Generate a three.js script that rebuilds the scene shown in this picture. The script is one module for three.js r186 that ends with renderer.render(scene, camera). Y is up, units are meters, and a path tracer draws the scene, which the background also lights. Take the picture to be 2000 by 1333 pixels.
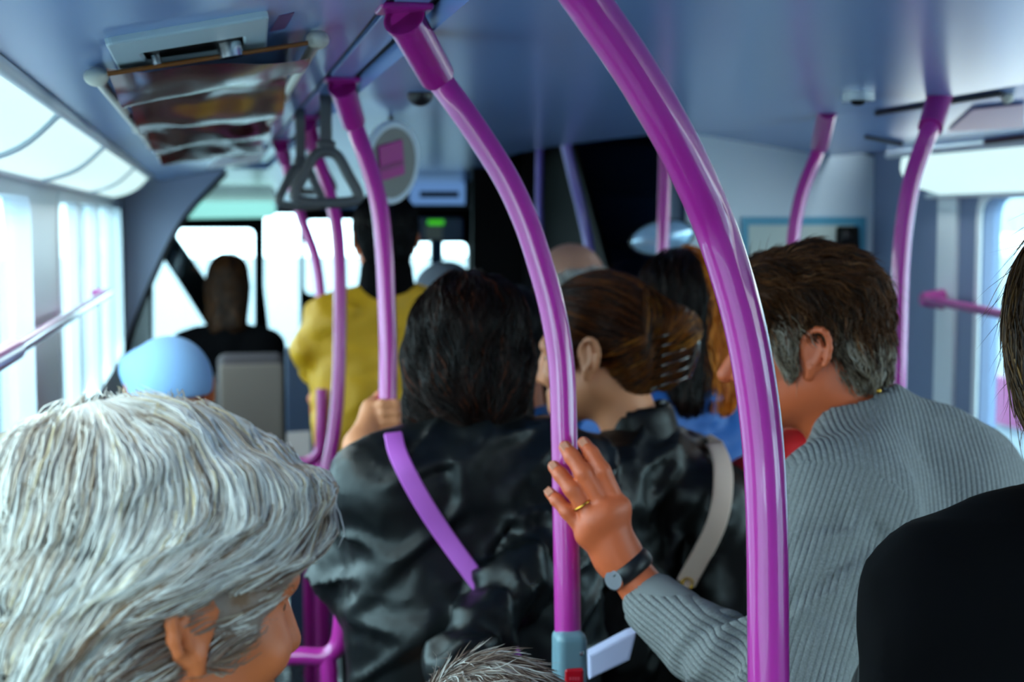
import * as THREE from 'three';
import { RoundedBoxGeometry } from 'three/addons/geometries/RoundedBoxGeometry.js';
import { mergeGeometries, mergeVertices } from 'three/addons/utils/BufferGeometryUtils.js';
import { RectAreaLightUniformsLib } from 'three/addons/lights/RectAreaLightUniformsLib.js';
import { createNoise3D } from 'simplex-noise';

// ---------------------------------------------------------------- camera, sky, lights, exposure
const W = 2000, HP = 1333, F = 2778, EYE = 1.65;
const scene = new THREE.Scene();
const camera = new THREE.PerspectiveCamera(2 * Math.atan(HP / 2 / F) * 180 / Math.PI, W / HP, 0.05, 300);
const PITCH = Math.atan(236.5 / F), YAW = Math.atan(595 / F * Math.cos(PITCH));
camera.rotation.order = 'YXZ';
camera.position.set(0, EYE, 0);
camera.rotation.set(-PITCH, -YAW, 0);
camera.focus = 1.36;
camera.userData.fStop = 5.4;
camera.updateMatrixWorld(true);
scene.background = new THREE.Color().setRGB(6.6, 7.8, 8.1);       // bright overcast
const renderer = new THREE.WebGLRenderer({ antialias: true });
renderer.toneMapping = THREE.LinearToneMapping;
renderer.toneMappingExposure = 1.0;
renderer.shadowMap.enabled = true;
RectAreaLightUniformsLib.init();

// ---------------------------------------------------------------- helpers
let seedN = 7;
const rnd = () => { seedN = (seedN * 1664525 + 1013904223) >>> 0; return seedN / 4294967296; };
const noise = createNoise3D(rnd);
const V = (x, y, z) => new THREE.Vector3(x, y, z);
function ray(u, v) { return V((u - W / 2) / F, -(v - HP / 2) / F, -1).applyQuaternion(camera.quaternion); }
const px = (u, v, d) => ray(u, v).multiplyScalar(d).add(camera.position);          // a sighted point at a measured distance
const onZ = (u, v, z) => { const r = ray(u, v); return r.multiplyScalar(z / r.z).add(camera.position); };
const onX = (u, v, x) => { const r = ray(u, v); return r.multiplyScalar(x / r.x).add(camera.position); };
const onY = (u, v, y) => { const r = ray(u, v); return r.multiplyScalar((y - EYE) / r.y).add(camera.position); };
const taken = {};
function numbered(n) { const k = taken[n] = (taken[n] ?? -1) + 1; return k ? n + '_' + String(k).padStart(3, '0') : n; }
const shade = (m) => { m.castShadow = m.receiveShadow = true; return m; };
function thing(name, label, category, base = V(0, 0, 0), group) {
  const g = new THREE.Group(); g.name = numbered(name); g.position.copy(base);
  g.userData = { label, category }; if (group) g.userData.group = group; scene.add(g); return g;
}
function part(parent, name, geo, m, label) {                          // geo is given in world axes
  const o = shade(new THREE.Mesh(geo, m)); o.name = name; if (label) o.userData.label = label;
  const p = V(0, 0, 0); for (let q = parent; q; q = q.parent) p.add(q.position);
  geo.translate(-p.x, -p.y, -p.z); parent.add(o); return o;
}
function struct(name, geo, m) { const o = shade(new THREE.Mesh(geo, m)); o.name = name; o.userData.kind = 'structure'; scene.add(o); return o; }
function solo(name, geo, m, label, category, group) {
  geo.computeBoundingBox(); const c = geo.boundingBox.getCenter(V(0, 0, 0)); c.y = geo.boundingBox.min.y;
  geo.translate(-c.x, -c.y, -c.z);
  const o = shade(new THREE.Mesh(geo, m)); o.name = numbered(name); o.position.copy(c);
  o.userData = { label, category }; if (group) o.userData.group = group; scene.add(o); return o;
}
const plain = (g) => { const q = g.index ? g.toNonIndexed() : g; for (const k of Object.keys(q.attributes)) if (!['position', 'normal', 'uv'].includes(k)) q.deleteAttribute(k); return q; };
const join = (...gs) => mergeGeometries(gs.flat().map(plain));
const box = (x0, x1, y0, y1, z0, z1, r = 0) => {
  const w = Math.abs(x1 - x0), h = Math.abs(y1 - y0), d = Math.abs(z1 - z0);
  const g = r ? new RoundedBoxGeometry(w, h, d, 2, Math.min(r, w / 2.01, h / 2.01, d / 2.01)) : new THREE.BoxGeometry(w, h, d);
  return g.translate((x0 + x1) / 2, (y0 + y1) / 2, (z0 + z1) / 2);
};
const curve = (pts) => new THREE.CatmullRomCurve3(pts, false, 'centripetal');
const tube = (pts, r, seg = 48, sides = 20) => {
  const c = curve(pts), g = new THREE.TubeGeometry(c, seg, r, sides);
  const cap = (t, s) => { const k = new THREE.CircleGeometry(r, sides), d = c.getTangentAt(t).multiplyScalar(s); k.applyQuaternion(new THREE.Quaternion().setFromUnitVectors(V(0, 0, 1), d)); const p = c.getPointAt(t); return k.translate(p.x, p.y, p.z); };
  return join(g, cap(0, -1), cap(1, 1));
};
const rod = (a, b, r0, r1 = r0, sides = 20) => {
  const d = b.clone().sub(a), g = new THREE.CylinderGeometry(r1, r0, d.length(), sides);
  g.applyQuaternion(new THREE.Quaternion().setFromUnitVectors(V(0, 1, 0), d.clone().normalize()));
  const c = a.clone().add(b).multiplyScalar(0.5); return g.translate(c.x, c.y, c.z);
};
const ball = (c, r, sx = 1, sy = 1, sz = 1) => new THREE.SphereGeometry(r, 24, 16).scale(sx, sy, sz).translate(c.x, c.y, c.z);
// a flat polygon given by its corners (all near one plane), thickened by t along its normal, optional holes
function slab(corners, t, holes = [], bevel = 0) {
  const o = corners[0], ex = corners[1].clone().sub(o).normalize();
  let n = V(0, 0, 0); for (let i = 1; i + 1 < corners.length; i++) n.add(corners[i].clone().sub(o).cross(corners[i + 1].clone().sub(o)));
  n.normalize(); const ey = n.clone().cross(ex);
  const flat = (p) => { const q = p.clone().sub(o); return new THREE.Vector2(q.dot(ex), q.dot(ey)); };
  const s = new THREE.Shape(corners.map(flat)); for (const h of holes) s.holes.push(new THREE.Path(h.map(flat)));
  const g = new THREE.ExtrudeGeometry(s, { depth: t, bevelEnabled: bevel > 0, bevelSize: bevel, bevelThickness: bevel, bevelOffset: -bevel, bevelSegments: 2 });
  return g.applyMatrix4(new THREE.Matrix4().makeBasis(ex, ey, n).setPosition(o));
}
function roundRect(pts, r, n = 5) {                                   // rounds the corners of a 3-D polygon
  const out = [], N = pts.length;
  for (let i = 0; i < N; i++) {
    const p = pts[i], a = pts[(i + N - 1) % N], b = pts[(i + 1) % N];
    const pa = a.clone().sub(p), pb = b.clone().sub(p), ra = Math.min(r, pa.length() * 0.45), rb = Math.min(r, pb.length() * 0.45);
    const A = p.clone().addScaledVector(pa.normalize(), ra), B = p.clone().addScaledVector(pb.normalize(), rb);
    for (let k = 0; k <= n; k++) { const t = k / n; out.push(A.clone().multiplyScalar((1 - t) * (1 - t)).addScaledVector(p, 2 * t * (1 - t)).addScaledVector(B, t * t)); }
  }
  return out;
}
// ---- signed distance fields and their mesh (surface nets)
const cap = (a, b, ra, rb = ra) => {
  const ax = a.x, ay = a.y, az = a.z, dx = b.x - ax, dy = b.y - ay, dz = b.z - az, L = dx * dx + dy * dy + dz * dz || 1e-9;
  return (x, y, z) => { const X = x - ax, Y = y - ay, Z = z - az; let t = (X * dx + Y * dy + Z * dz) / L; t = t < 0 ? 0 : t > 1 ? 1 : t; const p = X - dx * t, q = Y - dy * t, s = Z - dz * t; return Math.sqrt(p * p + q * q + s * s) - (ra + (rb - ra) * t); };
};
const ell = (c, rx, ry, rz) => (x, y, z) => {
  const a = (x - c.x) / rx, b = (y - c.y) / ry, d = (z - c.z) / rz, k0 = Math.sqrt(a * a + b * b + d * d) || 1e-6;
  const e = a / rx, f = b / ry, g = d / rz; return k0 * (k0 - 1) / (Math.sqrt(e * e + f * f + g * g) || 1e-6);
};
const smin = (a, b, k) => { const h = Math.max(k - Math.abs(a - b), 0) / k; return Math.min(a, b) - h * h * k * 0.25; };
const uni = (k, ...fs) => (x, y, z) => { let d = fs[0](x, y, z); for (let i = 1; i < fs.length; i++) d = smin(d, fs[i](x, y, z), k); return d; };
const cut = (k, f, g) => (x, y, z) => -smin(-f(x, y, z), g(x, y, z), k);
const chain = (pts, rs, k = 0.01) => uni(k, ...pts.slice(1).map((p, i) => cap(pts[i], p, rs[i], rs[i + 1])));
function nets(f, lo, hi, cell) {
  const nx = Math.ceil((hi.x - lo.x) / cell) + 1, ny = Math.ceil((hi.y - lo.y) / cell) + 1, nz = Math.ceil((hi.z - lo.z) / cell) + 1;
  const v = new Float32Array(nx * ny * nz), id = new Int32Array(nx * ny * nz).fill(-1), P = [], I = [];
  for (let k = 0, n = 0; k < nz; k++) for (let j = 0; j < ny; j++) for (let i = 0; i < nx; i++, n++) v[n] = f(lo.x + i * cell, lo.y + j * cell, lo.z + k * cell);
  const sx = 1, sy = nx, sz = nx * ny, offs = [0, sx, sy, sx + sy, sz, sx + sz, sy + sz, sx + sy + sz];
  const edges = [[0, 1], [2, 3], [4, 5], [6, 7], [0, 2], [1, 3], [4, 6], [5, 7], [0, 4], [1, 5], [2, 6], [3, 7]];
  for (let k = 0; k < nz - 1; k++) for (let j = 0; j < ny - 1; j++) for (let i = 0; i < nx - 1; i++) {
    const n = i + j * sy + k * sz; let m = 0; for (let c = 0; c < 8; c++) if (v[n + offs[c]] < 0) m |= 1 << c;
    if (m === 0 || m === 255) continue;
    let x = 0, y = 0, z = 0, q = 0;
    for (const [a, b] of edges) if (((m >> a) & 1) !== ((m >> b) & 1)) {
      const va = v[n + offs[a]], vb = v[n + offs[b]], t = va / (va - vb);
      x += (a & 1) + ((b & 1) - (a & 1)) * t; y += ((a >> 1) & 1) + (((b >> 1) & 1) - ((a >> 1) & 1)) * t; z += ((a >> 2) & 1) + (((b >> 2) & 1) - ((a >> 2) & 1)) * t; q++;
    }
    id[n] = P.length / 3; P.push(lo.x + (i + x / q) * cell, lo.y + (j + y / q) * cell, lo.z + (k + z / q) * cell);
  }
  const quad = (a, b, c, d, flip) => { if (a < 0 || b < 0 || c < 0 || d < 0) return; flip ? I.push(a, c, b, a, d, c) : I.push(a, b, c, a, c, d); };
  for (let k = 1; k < nz - 1; k++) for (let j = 1; j < ny - 1; j++) for (let i = 1; i < nx - 1; i++) {
    const n = i + j * sy + k * sz, s = v[n] < 0;
    if (s !== v[n + sx] < 0) quad(id[n - sy - sz], id[n - sz], id[n], id[n - sy], !s);
    if (s !== v[n + sy] < 0) quad(id[n - sx - sz], id[n - sx], id[n], id[n - sz], !s);
    if (s !== v[n + sz] < 0) quad(id[n - sx - sy], id[n - sy], id[n], id[n - sx], !s);
  }
  const g = new THREE.BufferGeometry(); g.setAttribute('position', new THREE.Float32BufferAttribute(P, 3)); g.setIndex(I);
  g.computeVertexNormals(); g.setAttribute('uv', new THREE.Float32BufferAttribute(new Float32Array(P.length / 3 * 2), 2)); return g;
}
const bounds = (pts, pad) => { const b = new THREE.Box3().setFromPoints(pts).expandByScalar(pad); return [b.min, b.max]; };

// ---------------------------------------------------------------- materials
const C = (h) => new THREE.Color(h);
const mat = (c, o = {}) => new THREE.MeshStandardMaterial({ color: typeof c === 'string' ? C(c) : c, roughness: 0.6, ...o });
const phys = (c, o = {}) => new THREE.MeshPhysicalMaterial({ color: typeof c === 'string' ? C(c) : c, roughness: 0.5, ...o });
function tex(n, m, fn, srgb = false, ru = 1, rv = 1) {
  const d = new Uint8Array(n * m * 4);
  for (let j = 0; j < m; j++) for (let i = 0; i < n; i++) { const c = fn(i / n, j / m), q = (j * n + i) * 4; const a = Array.isArray(c) ? c : [c, c, c]; for (let k = 0; k < 3; k++) d[q + k] = Math.max(0, Math.min(255, a[k] * 255)); d[q + 3] = 255; }
  const t = new THREE.DataTexture(d, n, m); t.magFilter = THREE.LinearFilter; t.minFilter = THREE.LinearMipmapLinearFilter; t.generateMipmaps = true; t.wrapS = t.wrapT = THREE.RepeatWrapping; t.repeat.set(ru, rv); if (srgb) t.colorSpace = THREE.SRGBColorSpace; t.needsUpdate = true; return t;
}
const tau = Math.PI * 2;
const per = (u, v, f, s = 0) => noise(Math.cos(u * tau) * f + s, Math.sin(u * tau) * f + Math.cos(v * tau) * f, Math.sin(v * tau) * f - s);   // tiles
const speck = tex(256, 256, (u, v) => 0.5 + 0.22 * per(u, v, 3) + 0.2 * per(u, v, 9, 4) + 0.14 * (rnd() - 0.5));
const M = {
  ceil: phys('#7e9bd0', { roughness: 0.24, specularIntensity: 1, ior: 1.6 }),
  panel: phys('#d3e2ec', { roughness: 0.4 }),
  white: phys('#dfe8ee', { roughness: 0.45 }),
  frame: phys('#e4ebf0', { roughness: 0.4 }),
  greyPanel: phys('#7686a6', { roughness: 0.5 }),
  darkTrim: phys('#23252c', { roughness: 0.5 }),
  black: phys('#030204', { roughness: 0.6, specularIntensity: 0.4 }),
  navy: phys('#123a5e', { roughness: 0.4 }),
  glass: new THREE.MeshPhysicalMaterial({ color: C('#e6f6fa'), roughness: 0.02, transmission: 1, thickness: 0, ior: 1.5 }),
  pole: phys(new THREE.Color().setRGB(0.48, 0.018, 0.30), { roughness: 0.32, clearcoat: 1, clearcoatRoughness: 0.06 }),
  polePlastic: phys(new THREE.Color().setRGB(0.40, 0.012, 0.24), { roughness: 0.3, clearcoat: 0.6, clearcoatRoughness: 0.2 }),
  railPurple: phys(new THREE.Color().setRGB(0.20, 0.13, 0.55), { roughness: 0.3, clearcoat: 1, clearcoatRoughness: 0.1 }),
  strap: phys('#4b4d50', { roughness: 0.45 }),
  fixture: phys('#a9bfc8', { roughness: 0.4 }),
  cream: phys('#d4d4c6', { roughness: 0.4 }),
  chrome: phys('#d8dade', { roughness: 0.18, metalness: 1 }),
  lampGlow: new THREE.MeshStandardMaterial({ color: C('#dfeeee'), emissive: new THREE.Color().setRGB(0.62, 0.86, 0.84), emissiveIntensity: 1.0, roughness: 0.5 }),
  floor: mat('#2a2c33', { roughness: 0.7, roughnessMap: speck }),
  skin: phys('#d46f3e', { roughness: 0.5 }),
  skinPale: phys('#d68a60', { roughness: 0.5 }),
  skinRed: phys('#cc6036', { roughness: 0.48 }),
  nail: phys('#c98468', { roughness: 0.3 }),
  leather: phys('#06090b', { roughness: 0.40, specularIntensity: 0.75, bumpMap: tex(256, 256, (u, v) => 0.5 + 0.3 * per(u, v, 6) + 0.2 * per(u, v, 14, 3), false, 14, 14), bumpScale: 0.0006 }),
  leatherBrown: phys('#080706', { roughness: 0.42, specularIntensity: 0.6 }),
  blackCloth: phys('#020103', { roughness: 0.95, specularIntensity: 0.25 }),
  trousers: mat('#0b0c11', { roughness: 0.9 }),
  shoe: mat('#0c0b0d', { roughness: 0.5 }),
  yellow: phys('#c99700', { roughness: 0.6 }),
  blue: phys('#10539c', { roughness: 0.6 }),
  red: phys('#c9090f', { roughness: 0.7 }),
  gold: phys('#d9a441', { roughness: 0.25, metalness: 1 }),
  beige: phys('#d9b8a6', { roughness: 0.55 }),
  lilac: phys('#bb5cc0', { roughness: 0.6 }),
  seat: mat('#4a4144', { roughness: 0.85 }),
  rubber: phys('#101014', { roughness: 0.4 }),
  paleBlue: mat('#8fb8e6', { roughness: 0.9 }),
};
const loose = (m) => mat(m, { roughness: 0.9 });

// ---------------------------------------------------------------- the bus shell
const XL = -0.38, XR = 2.08, ZB = 1.9, ZC = -6.9, ZF = -9.7, YC = EYE + 0.27;
const stripY = (x) => EYE + 0.22 + 0.2 * x;                           // the outer strips of the ceiling fall towards the windows
{ // floor and road level outside
  struct('floor', box(XL - 0.05, XR + 0.05, -0.06, 0, ZF, ZB), M.floor);
  // flat middle of the ceiling with the stairwell cut out of its offside
  const well = [V(1.42, YC, -3.62), V(1.30, YC, -3.70), V(1.20, YC, -4.0), V(1.12, YC, -4.5), V(1.10, YC, -5.0), V(1.14, YC, -5.7), V(1.25, YC, -6.4), V(1.36, YC, ZC)];
  const flat = [V(0.285, YC, ZB), V(1.42, YC, ZB), ...well, V(0.285, YC, ZC)];
  const ceil = struct('ceiling', slab(flat.slice().reverse(), 0.03), M.ceil);
  const add = (n, g, m, l) => part(ceil, n, g, m, l);
  add('strip_panel', slab([V(0.215, stripY(0.215), ZB), V(0.215, stripY(0.215), ZC), V(-0.2125, stripY(-0.2125), ZC), V(-0.2125, stripY(-0.2125), ZB)], 0.02), M.ceil);
  add('strip_panel', slab([V(1.45, YC, ZB), V(1.93, EYE + 0.2, ZB), V(1.93, EYE + 0.2, -4.22), V(1.45, YC, -4.22)], 0.02), M.ceil);
  add('track', box(0.228, 0.272, YC - 0.004, YC + 0.02, ZC, ZB, 0.002), M.ceil);
  for (const x of [0.221, 0.279]) add('track_groove', box(x - 0.007, x + 0.007, YC + 0.004, YC + 0.02, ZC, ZB), M.darkTrim);
  add('seam_trim', box(1.42, 1.45, YC - 0.004, YC + 0.02, -3.6, ZB, 0.002), M.darkTrim);
  for (const z of [-0.2, -2.62]) add('seam_trim', box(0.29, 1.42, YC - 0.001, YC + 0.006, z - 0.002, z + 0.002), M.greyPanel);
  add('edge_trim', tube(well.map((p) => V(p.x, p.y - 0.004, p.z)), 0.014, 60, 8), M.rubber);
  // roof skin above, so that daylight only comes through the windows
  add('roof_skin', box(XL - 0.1, XR + 0.1, YC + 0.08, YC + 0.12, -3.4, ZB + 0.05), M.darkTrim);
  add('roof_skin', box(XL - 0.1, 1.05, YC + 0.08, YC + 0.12, ZF, -3.4), M.darkTrim);
  add('roof_skin', box(1.05, XR + 0.1, YC + 0.9, YC + 0.94, ZF, -3.4), M.black);
  // header over the front platform
  add('header_panel', slab([V(XL, YC, ZC), V(1.36, YC, ZC), V(1.36, EYE + 0.1, ZF), V(XL, EYE + 0.1, ZF)].reverse(), 0.03), M.ceil);
}
// side walls with windows
function sideWall(name, x, out, panes, yb, yt, zEnd, capMat) {
  const s = Math.sign(out), w = [V(x, 0, ZB), V(x, 0, zEnd), V(x, YC + 0.1, zEnd), V(x, YC + 0.1, ZB)];
  const holes = panes.map(([a, b]) => roundRect([V(x, yb, a), V(x, yt, a), V(x, yt, b), V(x, yb, b)], 0.06));
  const wall = struct(name, slab(s > 0 ? w : w.slice().reverse(), 0.05, holes), capMat);
  // slab grows along its own normal: move so that the inner face lies on x
  wall.geometry.computeBoundingBox(); const bb = wall.geometry.boundingBox; wall.geometry.translate(s > 0 ? x - bb.min.x : x - bb.max.x, 0, 0);
  panes.forEach(([a, b], i) => {
    const n = 'window_' + (++winCount);
    const g = struct(n, slab(roundRect([V(x + s * 0.03, yb - 0.01, a + 0.01), V(x + s * 0.03, yt + 0.01, a + 0.01), V(x + s * 0.03, yt + 0.01, b - 0.01), V(x + s * 0.03, yb - 0.01, b - 0.01)], 0.06), 0.004), M.glass);
    const outer = roundRect([V(x - s * 0.006, yb - 0.025, a + 0.025), V(x - s * 0.006, yt + 0.025, a + 0.025), V(x - s * 0.006, yt + 0.025, b - 0.025), V(x - s * 0.006, yb - 0.025, b - 0.025)], 0.08);
    const inner = roundRect([V(x - s * 0.006, yb, a), V(x - s * 0.006, yt, a), V(x - s * 0.006, yt, b), V(x - s * 0.006, yb, b)], 0.06);
    part(g, 'window_frame', slab(outer, 0.006, [inner]), M.frame);
    if (b < -3) return;
  });
  return wall;
}
let winCount = 0;
sideWall('wall_left', XL, -1, [[1.2, 0.1], [0.0, -1.5], [-1.6, -3.25], [-3.85, -6.55]], 1.06, EYE + 0.05, -6.75, M.frame);
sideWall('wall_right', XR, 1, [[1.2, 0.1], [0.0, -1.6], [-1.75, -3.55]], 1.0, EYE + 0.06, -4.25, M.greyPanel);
struct('wall_back', box(XL - 0.05, XR + 0.05, 0, YC + 0.1, ZB, ZB + 0.05), M.greyPanel);
// bright frame upright on the right-hand window
struct('trim_1', slab([onX(1832, 385, XR - 0.012), onX(1868, 385, XR - 0.012), V(XR - 0.012, 0.98, onX(1868, 385, XR - 0.012).z), V(XR - 0.012, 0.98, onX(1832, 385, XR - 0.012).z)], 0.012), M.white);
for (const z of [-4.45, -5.2, -5.9]) struct('trim_' + (2 + Math.round(-z * 10 - 44)), box(XL - 0.03, XL + 0.004, 1.06, EYE + 0.05, z - 0.035, z + 0.035, 0.004), M.frame);
// ---------------------------------------------------------------- cove lamps above the windows
function coveLamp(label, x0, y0, x1, y1, zs, group) {                 // (x0,y0) inner upper edge, (x1,y1) outer lower edge; zs: joints between the lens panels
  const g = thing('cove_lamp', label, 'ceiling lamp', V((x0 + x1) / 2, y1, (zs[0] + zs[zs.length - 1]) / 2), group);
  const n = V(y0 - y1, x1 - x0, 0).normalize(); if (n.y > 0) n.negate();   // faces down into the saloon
  const zA = zs[0], zB = zs[zs.length - 1];
  const off = (x, y, z, k) => V(x + n.x * k, y + n.y * k, z);
  part(g, 'backing', slab([off(x0, y0, zA, -0.03), off(x1, y1, zA, -0.03), off(x1, y1, zB, -0.03), off(x0, y0, zB, -0.03)], 0.008), M.panel);
  for (let i = 0; i + 1 < zs.length; i++) {
    const a = zs[i] - 0.008, b = zs[i + 1] + 0.008, k = i + 2 === zs.length ? 0.09 : 0.012, prof = [];
    for (let t = 0; t <= 8; t++) { const s = t / 8, bulge = 0.016 * Math.sin(Math.PI * s); prof.push([x0 + (x1 - x0) * s + n.x * bulge, y0 + (y1 - y0) * s + n.y * bulge]); }
    const P = [], I = [], N = 10;
    for (let j = 0; j <= N; j++) for (const [t, [x, y]] of prof.entries()) {                // far end is rounded off
      const e = Math.abs(t - 4) / 4, end = b + k * e * e; P.push(x, y, a + (end - a) * (j / N));
    }
    for (let j = 0; j < N; j++) for (let t = 0; t < 8; t++) { const q = j * 9 + t; I.push(q, q + 1, q + 9, q + 1, q + 10, q + 9); }
    const geo = new THREE.BufferGeometry(); geo.setAttribute('position', new THREE.Float32BufferAttribute(P, 3)); geo.setIndex(I); geo.computeVertexNormals();
    geo.setAttribute('uv', new THREE.Float32BufferAttribute(new Float32Array(P.length / 3 * 2), 2));
    part(g, 'lens_panel', geo, M.lampGlow);
  }
  const rail = (x, y, r) => part(g, 'lamp_trim', rod(V(x, y, zA), V(x, y, zB), r), M.frame);
  rail(x0, y0, 0.010); rail(x1, y1, 0.008);
  for (let i = 1; i + 1 < zs.length; i++) part(g, 'joint_strip', tube([off(x0, y0, zs[i], 0.003), off((x0 + x1) / 2, (y0 + y1) / 2, zs[i], 0.019), off(x1, y1, zs[i], 0.003)], 0.006, 10, 8), M.panel);
  // the light the lamp gives
  const L = Math.abs(zB - zA), w = Math.hypot(x1 - x0, y1 - y0);
  const l = new THREE.RectAreaLight(new THREE.Color().setRGB(0.90, 1.0, 0.97), 3.0, L, w);
  const c = off((x0 + x1) / 2, (y0 + y1) / 2, (zA + zB) / 2, 0.035);
  l.position.copy(c).sub(g.position); g.add(l); l.name = 'lamp_light';
  l.quaternion.setFromRotationMatrix(new THREE.Matrix4().makeBasis(V(0, 0, 1), n.clone().negate().cross(V(0, 0, 1)), n.clone().negate()));
  return g;
}
coveLamp('long cyan-white cove lamp above the left-hand windows', -0.222, EYE + 0.172, XL + 0.012, EYE + 0.088, [1.6, 0.2, -1.0, -2.35, -3.35, -4.7, -5.95], 'cove lamps');
coveLamp('long cyan-white cove lamp above the right-hand windows', 1.94, EYE + 0.188, XR - 0.012, EYE + 0.07, [1.6, 0.1, -1.2, -2.5, -3.85], 'cove lamps');

// ---------------------------------------------------------------- front end
{
  const Z = ZF;
  const q = (u, v) => onZ(u, v, Z);
  const holes = [
    roundRect([q(322, 447), q(497, 447), q(497, 690), q(400, 690), q(300, 690), q(300, 505)], 0.05),
    roundRect([q(515, 418), q(585, 418), q(585, 690), q(530, 690), q(515, 560)], 0.05),
    roundRect([q(593, 430), q(770, 430), q(770, 575), q(593, 575)], 0.06),
    roundRect([q(783, 474), q(912, 474), q(912, 575), q(783, 575)], 0.05),
    roundRect([q(1040, 380), q(1180, 380), q(1180, 500), q(1040, 500)], 0.05),
  ];
  const rect = [V(XL - 0.05, 0, Z), V(XR + 0.05, 0, Z), V(XR + 0.05, 2.9, Z), V(XL - 0.05, 2.9, Z)];
  const wf = struct('wall_front', slab(rect, 0.06, holes), M.black);
  holes.forEach((h) => struct('window_' + (++winCount), slab(h.map((p) => V(p.x, p.y, Z + 0.03)), 0.004), M.glass));
  // slanting bar across the leftmost pane
  part(wf, 'slanting_bar', slab([q(300, 478), q(338, 452), q(440, 600), q(432, 668), q(405, 640), q(345, 545)], 0.09, [], 0.008), M.black);
  // left side beyond the saloon: front door side, closed apart from a narrow pane
  struct('wall_door_side', join(box(XL - 0.05, XL, 0, YC + 0.1, ZF, -6.75)), M.black);
  // pale partition behind the front door
  const z = -6.8, p = (u, v) => onZ(u, v, z);
  struct('partition', slab([V(XL, p(245, 800).y, z), p(246, 705), p(262, 640), p(335, 470), p(372, 412), p(442, 338), V(p(442, 338).x, YC, z), V(XL, YC, z)].reverse(), 0.03), phys('#bcc6e2', { roughness: 0.5 }));
  struct('partition_edge', tube([p(240, 730), p(262, 640), p(335, 470), p(372, 412), p(442, 338)].map((v) => V(v.x, v.y, v.z + 0.02)), 0.012, 30, 8), M.rubber);
  // lit panel over the platform
  const lz = -8.6, l = (u, v) => onZ(u, v, lz);
  const lamp = thing('platform_lamp', 'bright cyan ceiling lamp over the front platform', 'ceiling lamp', l(450, 430));
  part(lamp, 'lens', slab(roundRect([l(352, 428), l(540, 425), l(536, 392), l(368, 388)], 0.05), 0.03, [], 0.008),
    new THREE.MeshStandardMaterial({ color: C('#cfe9e6'), emissive: new THREE.Color().setRGB(0.30, 0.80, 0.74), emissiveIntensity: 1, roughness: 0.5 }));
  part(lamp, 'housing', slab([l(352, 390), l(540, 390), onZ(525, 345, -7.6), onZ(410, 345, -7.6)], 0.02), M.panel);
  const ra = new THREE.RectAreaLight(new THREE.Color().setRGB(0.6, 1, 0.95), 1.2, 0.55, 0.1); ra.name = 'lamp_light';
  const c = l(446, 408); ra.position.set(c.x, c.y, c.z + 0.06).sub(lamp.position); ra.rotation.y = Math.PI; lamp.add(ra);
  // pale box above the door with a second small lamp
  const hz = -5.2, hb = (u, v) => onZ(u, v, hz);
  solo('heater_unit', slab(roundRect([hb(402, 330), hb(505, 318), hb(530, 285), hb(440, 300)], 0.02), 0.06, [], 0.006), M.white, 'white slim unit hanging at the end of the wrinkled ceiling poster', 'heater');
}
// route display and dark instrument band
{
  const z = -7.6, p = (u, v, k = 0) => onZ(u, v, z + k);
  const d = thing('destination_display', 'blue electronic display hanging below the ceiling over the yellow jacket', 'display', p(855, 405));
  part(d, 'housing', slab([p(780, 408), p(918, 408), p(918, 335), p(780, 335)], 0.06, [], 0.006).translate(0, 0, -0.066), M.rubber);
  const scr = part(d, 'screen', slab([p(800, 400), p(908, 400), p(908, 345), p(800, 345)], 0.004), new THREE.MeshStandardMaterial({ color: C('#20365c'), emissive: new THREE.Color().setRGB(0.10, 0.22, 0.46), emissiveIntensity: 1, roughness: 0.4 }));
  part(d, 'text_band', slab([p(820, 386, 0.006), p(896, 386, 0.006), p(896, 374, 0.006), p(820, 374, 0.006)], 0.003), M.black);
  for (const u of [810, 890]) part(d, 'bracket', rod(p(u, 336), V(p(u, 336).x, YC, z), 0.012), M.darkTrim);
  const a = new THREE.RectAreaLight(new THREE.Color().setRGB(0.3, 0.6, 1), 0.4, 0.25, 0.1); a.name = 'screen_light'; const c = p(855, 372, 0.03); a.position.copy(c).sub(d.position); a.rotation.y = Math.PI; d.add(a);
  const z2 = -8.8, e = (u, v) => onZ(u, v, z2);
  const dash = thing('fare_machine', 'dark ticket machine with a small green light by the windscreen', 'ticket machine', V(e(850, 560).x, 0, z2));
  part(dash, 'post', box(e(838, 0).x, e(862, 0).x, 0, e(850, 462).y, z2 - 0.03, z2 + 0.03, 0.01), M.navy);
  part(dash, 'head', box(e(805, 0).x, e(900, 0).x, e(0, 472).y, e(0, 425).y, z2 - 0.06, z2 + 0.06, 0.02), M.greyPanel);
  part(dash, 'green_light', box(e(830, 0).x, e(862, 0).x, e(0, 440).y, e(0, 430).y, z2 + 0.05, z2 + 0.07, 0.004), new THREE.MeshStandardMaterial({ color: C('#1c5c12'), emissive: new THREE.Color().setRGB(0.05, 0.5, 0.02), emissiveIntensity: 1 }), 'small green light');
  part(dash, 'paper', box(e(825, 0).x, e(858, 0).x, e(0, 470).y, e(0, 442).y, z2 + 0.061, z2 + 0.066), M.cream);
}
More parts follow.
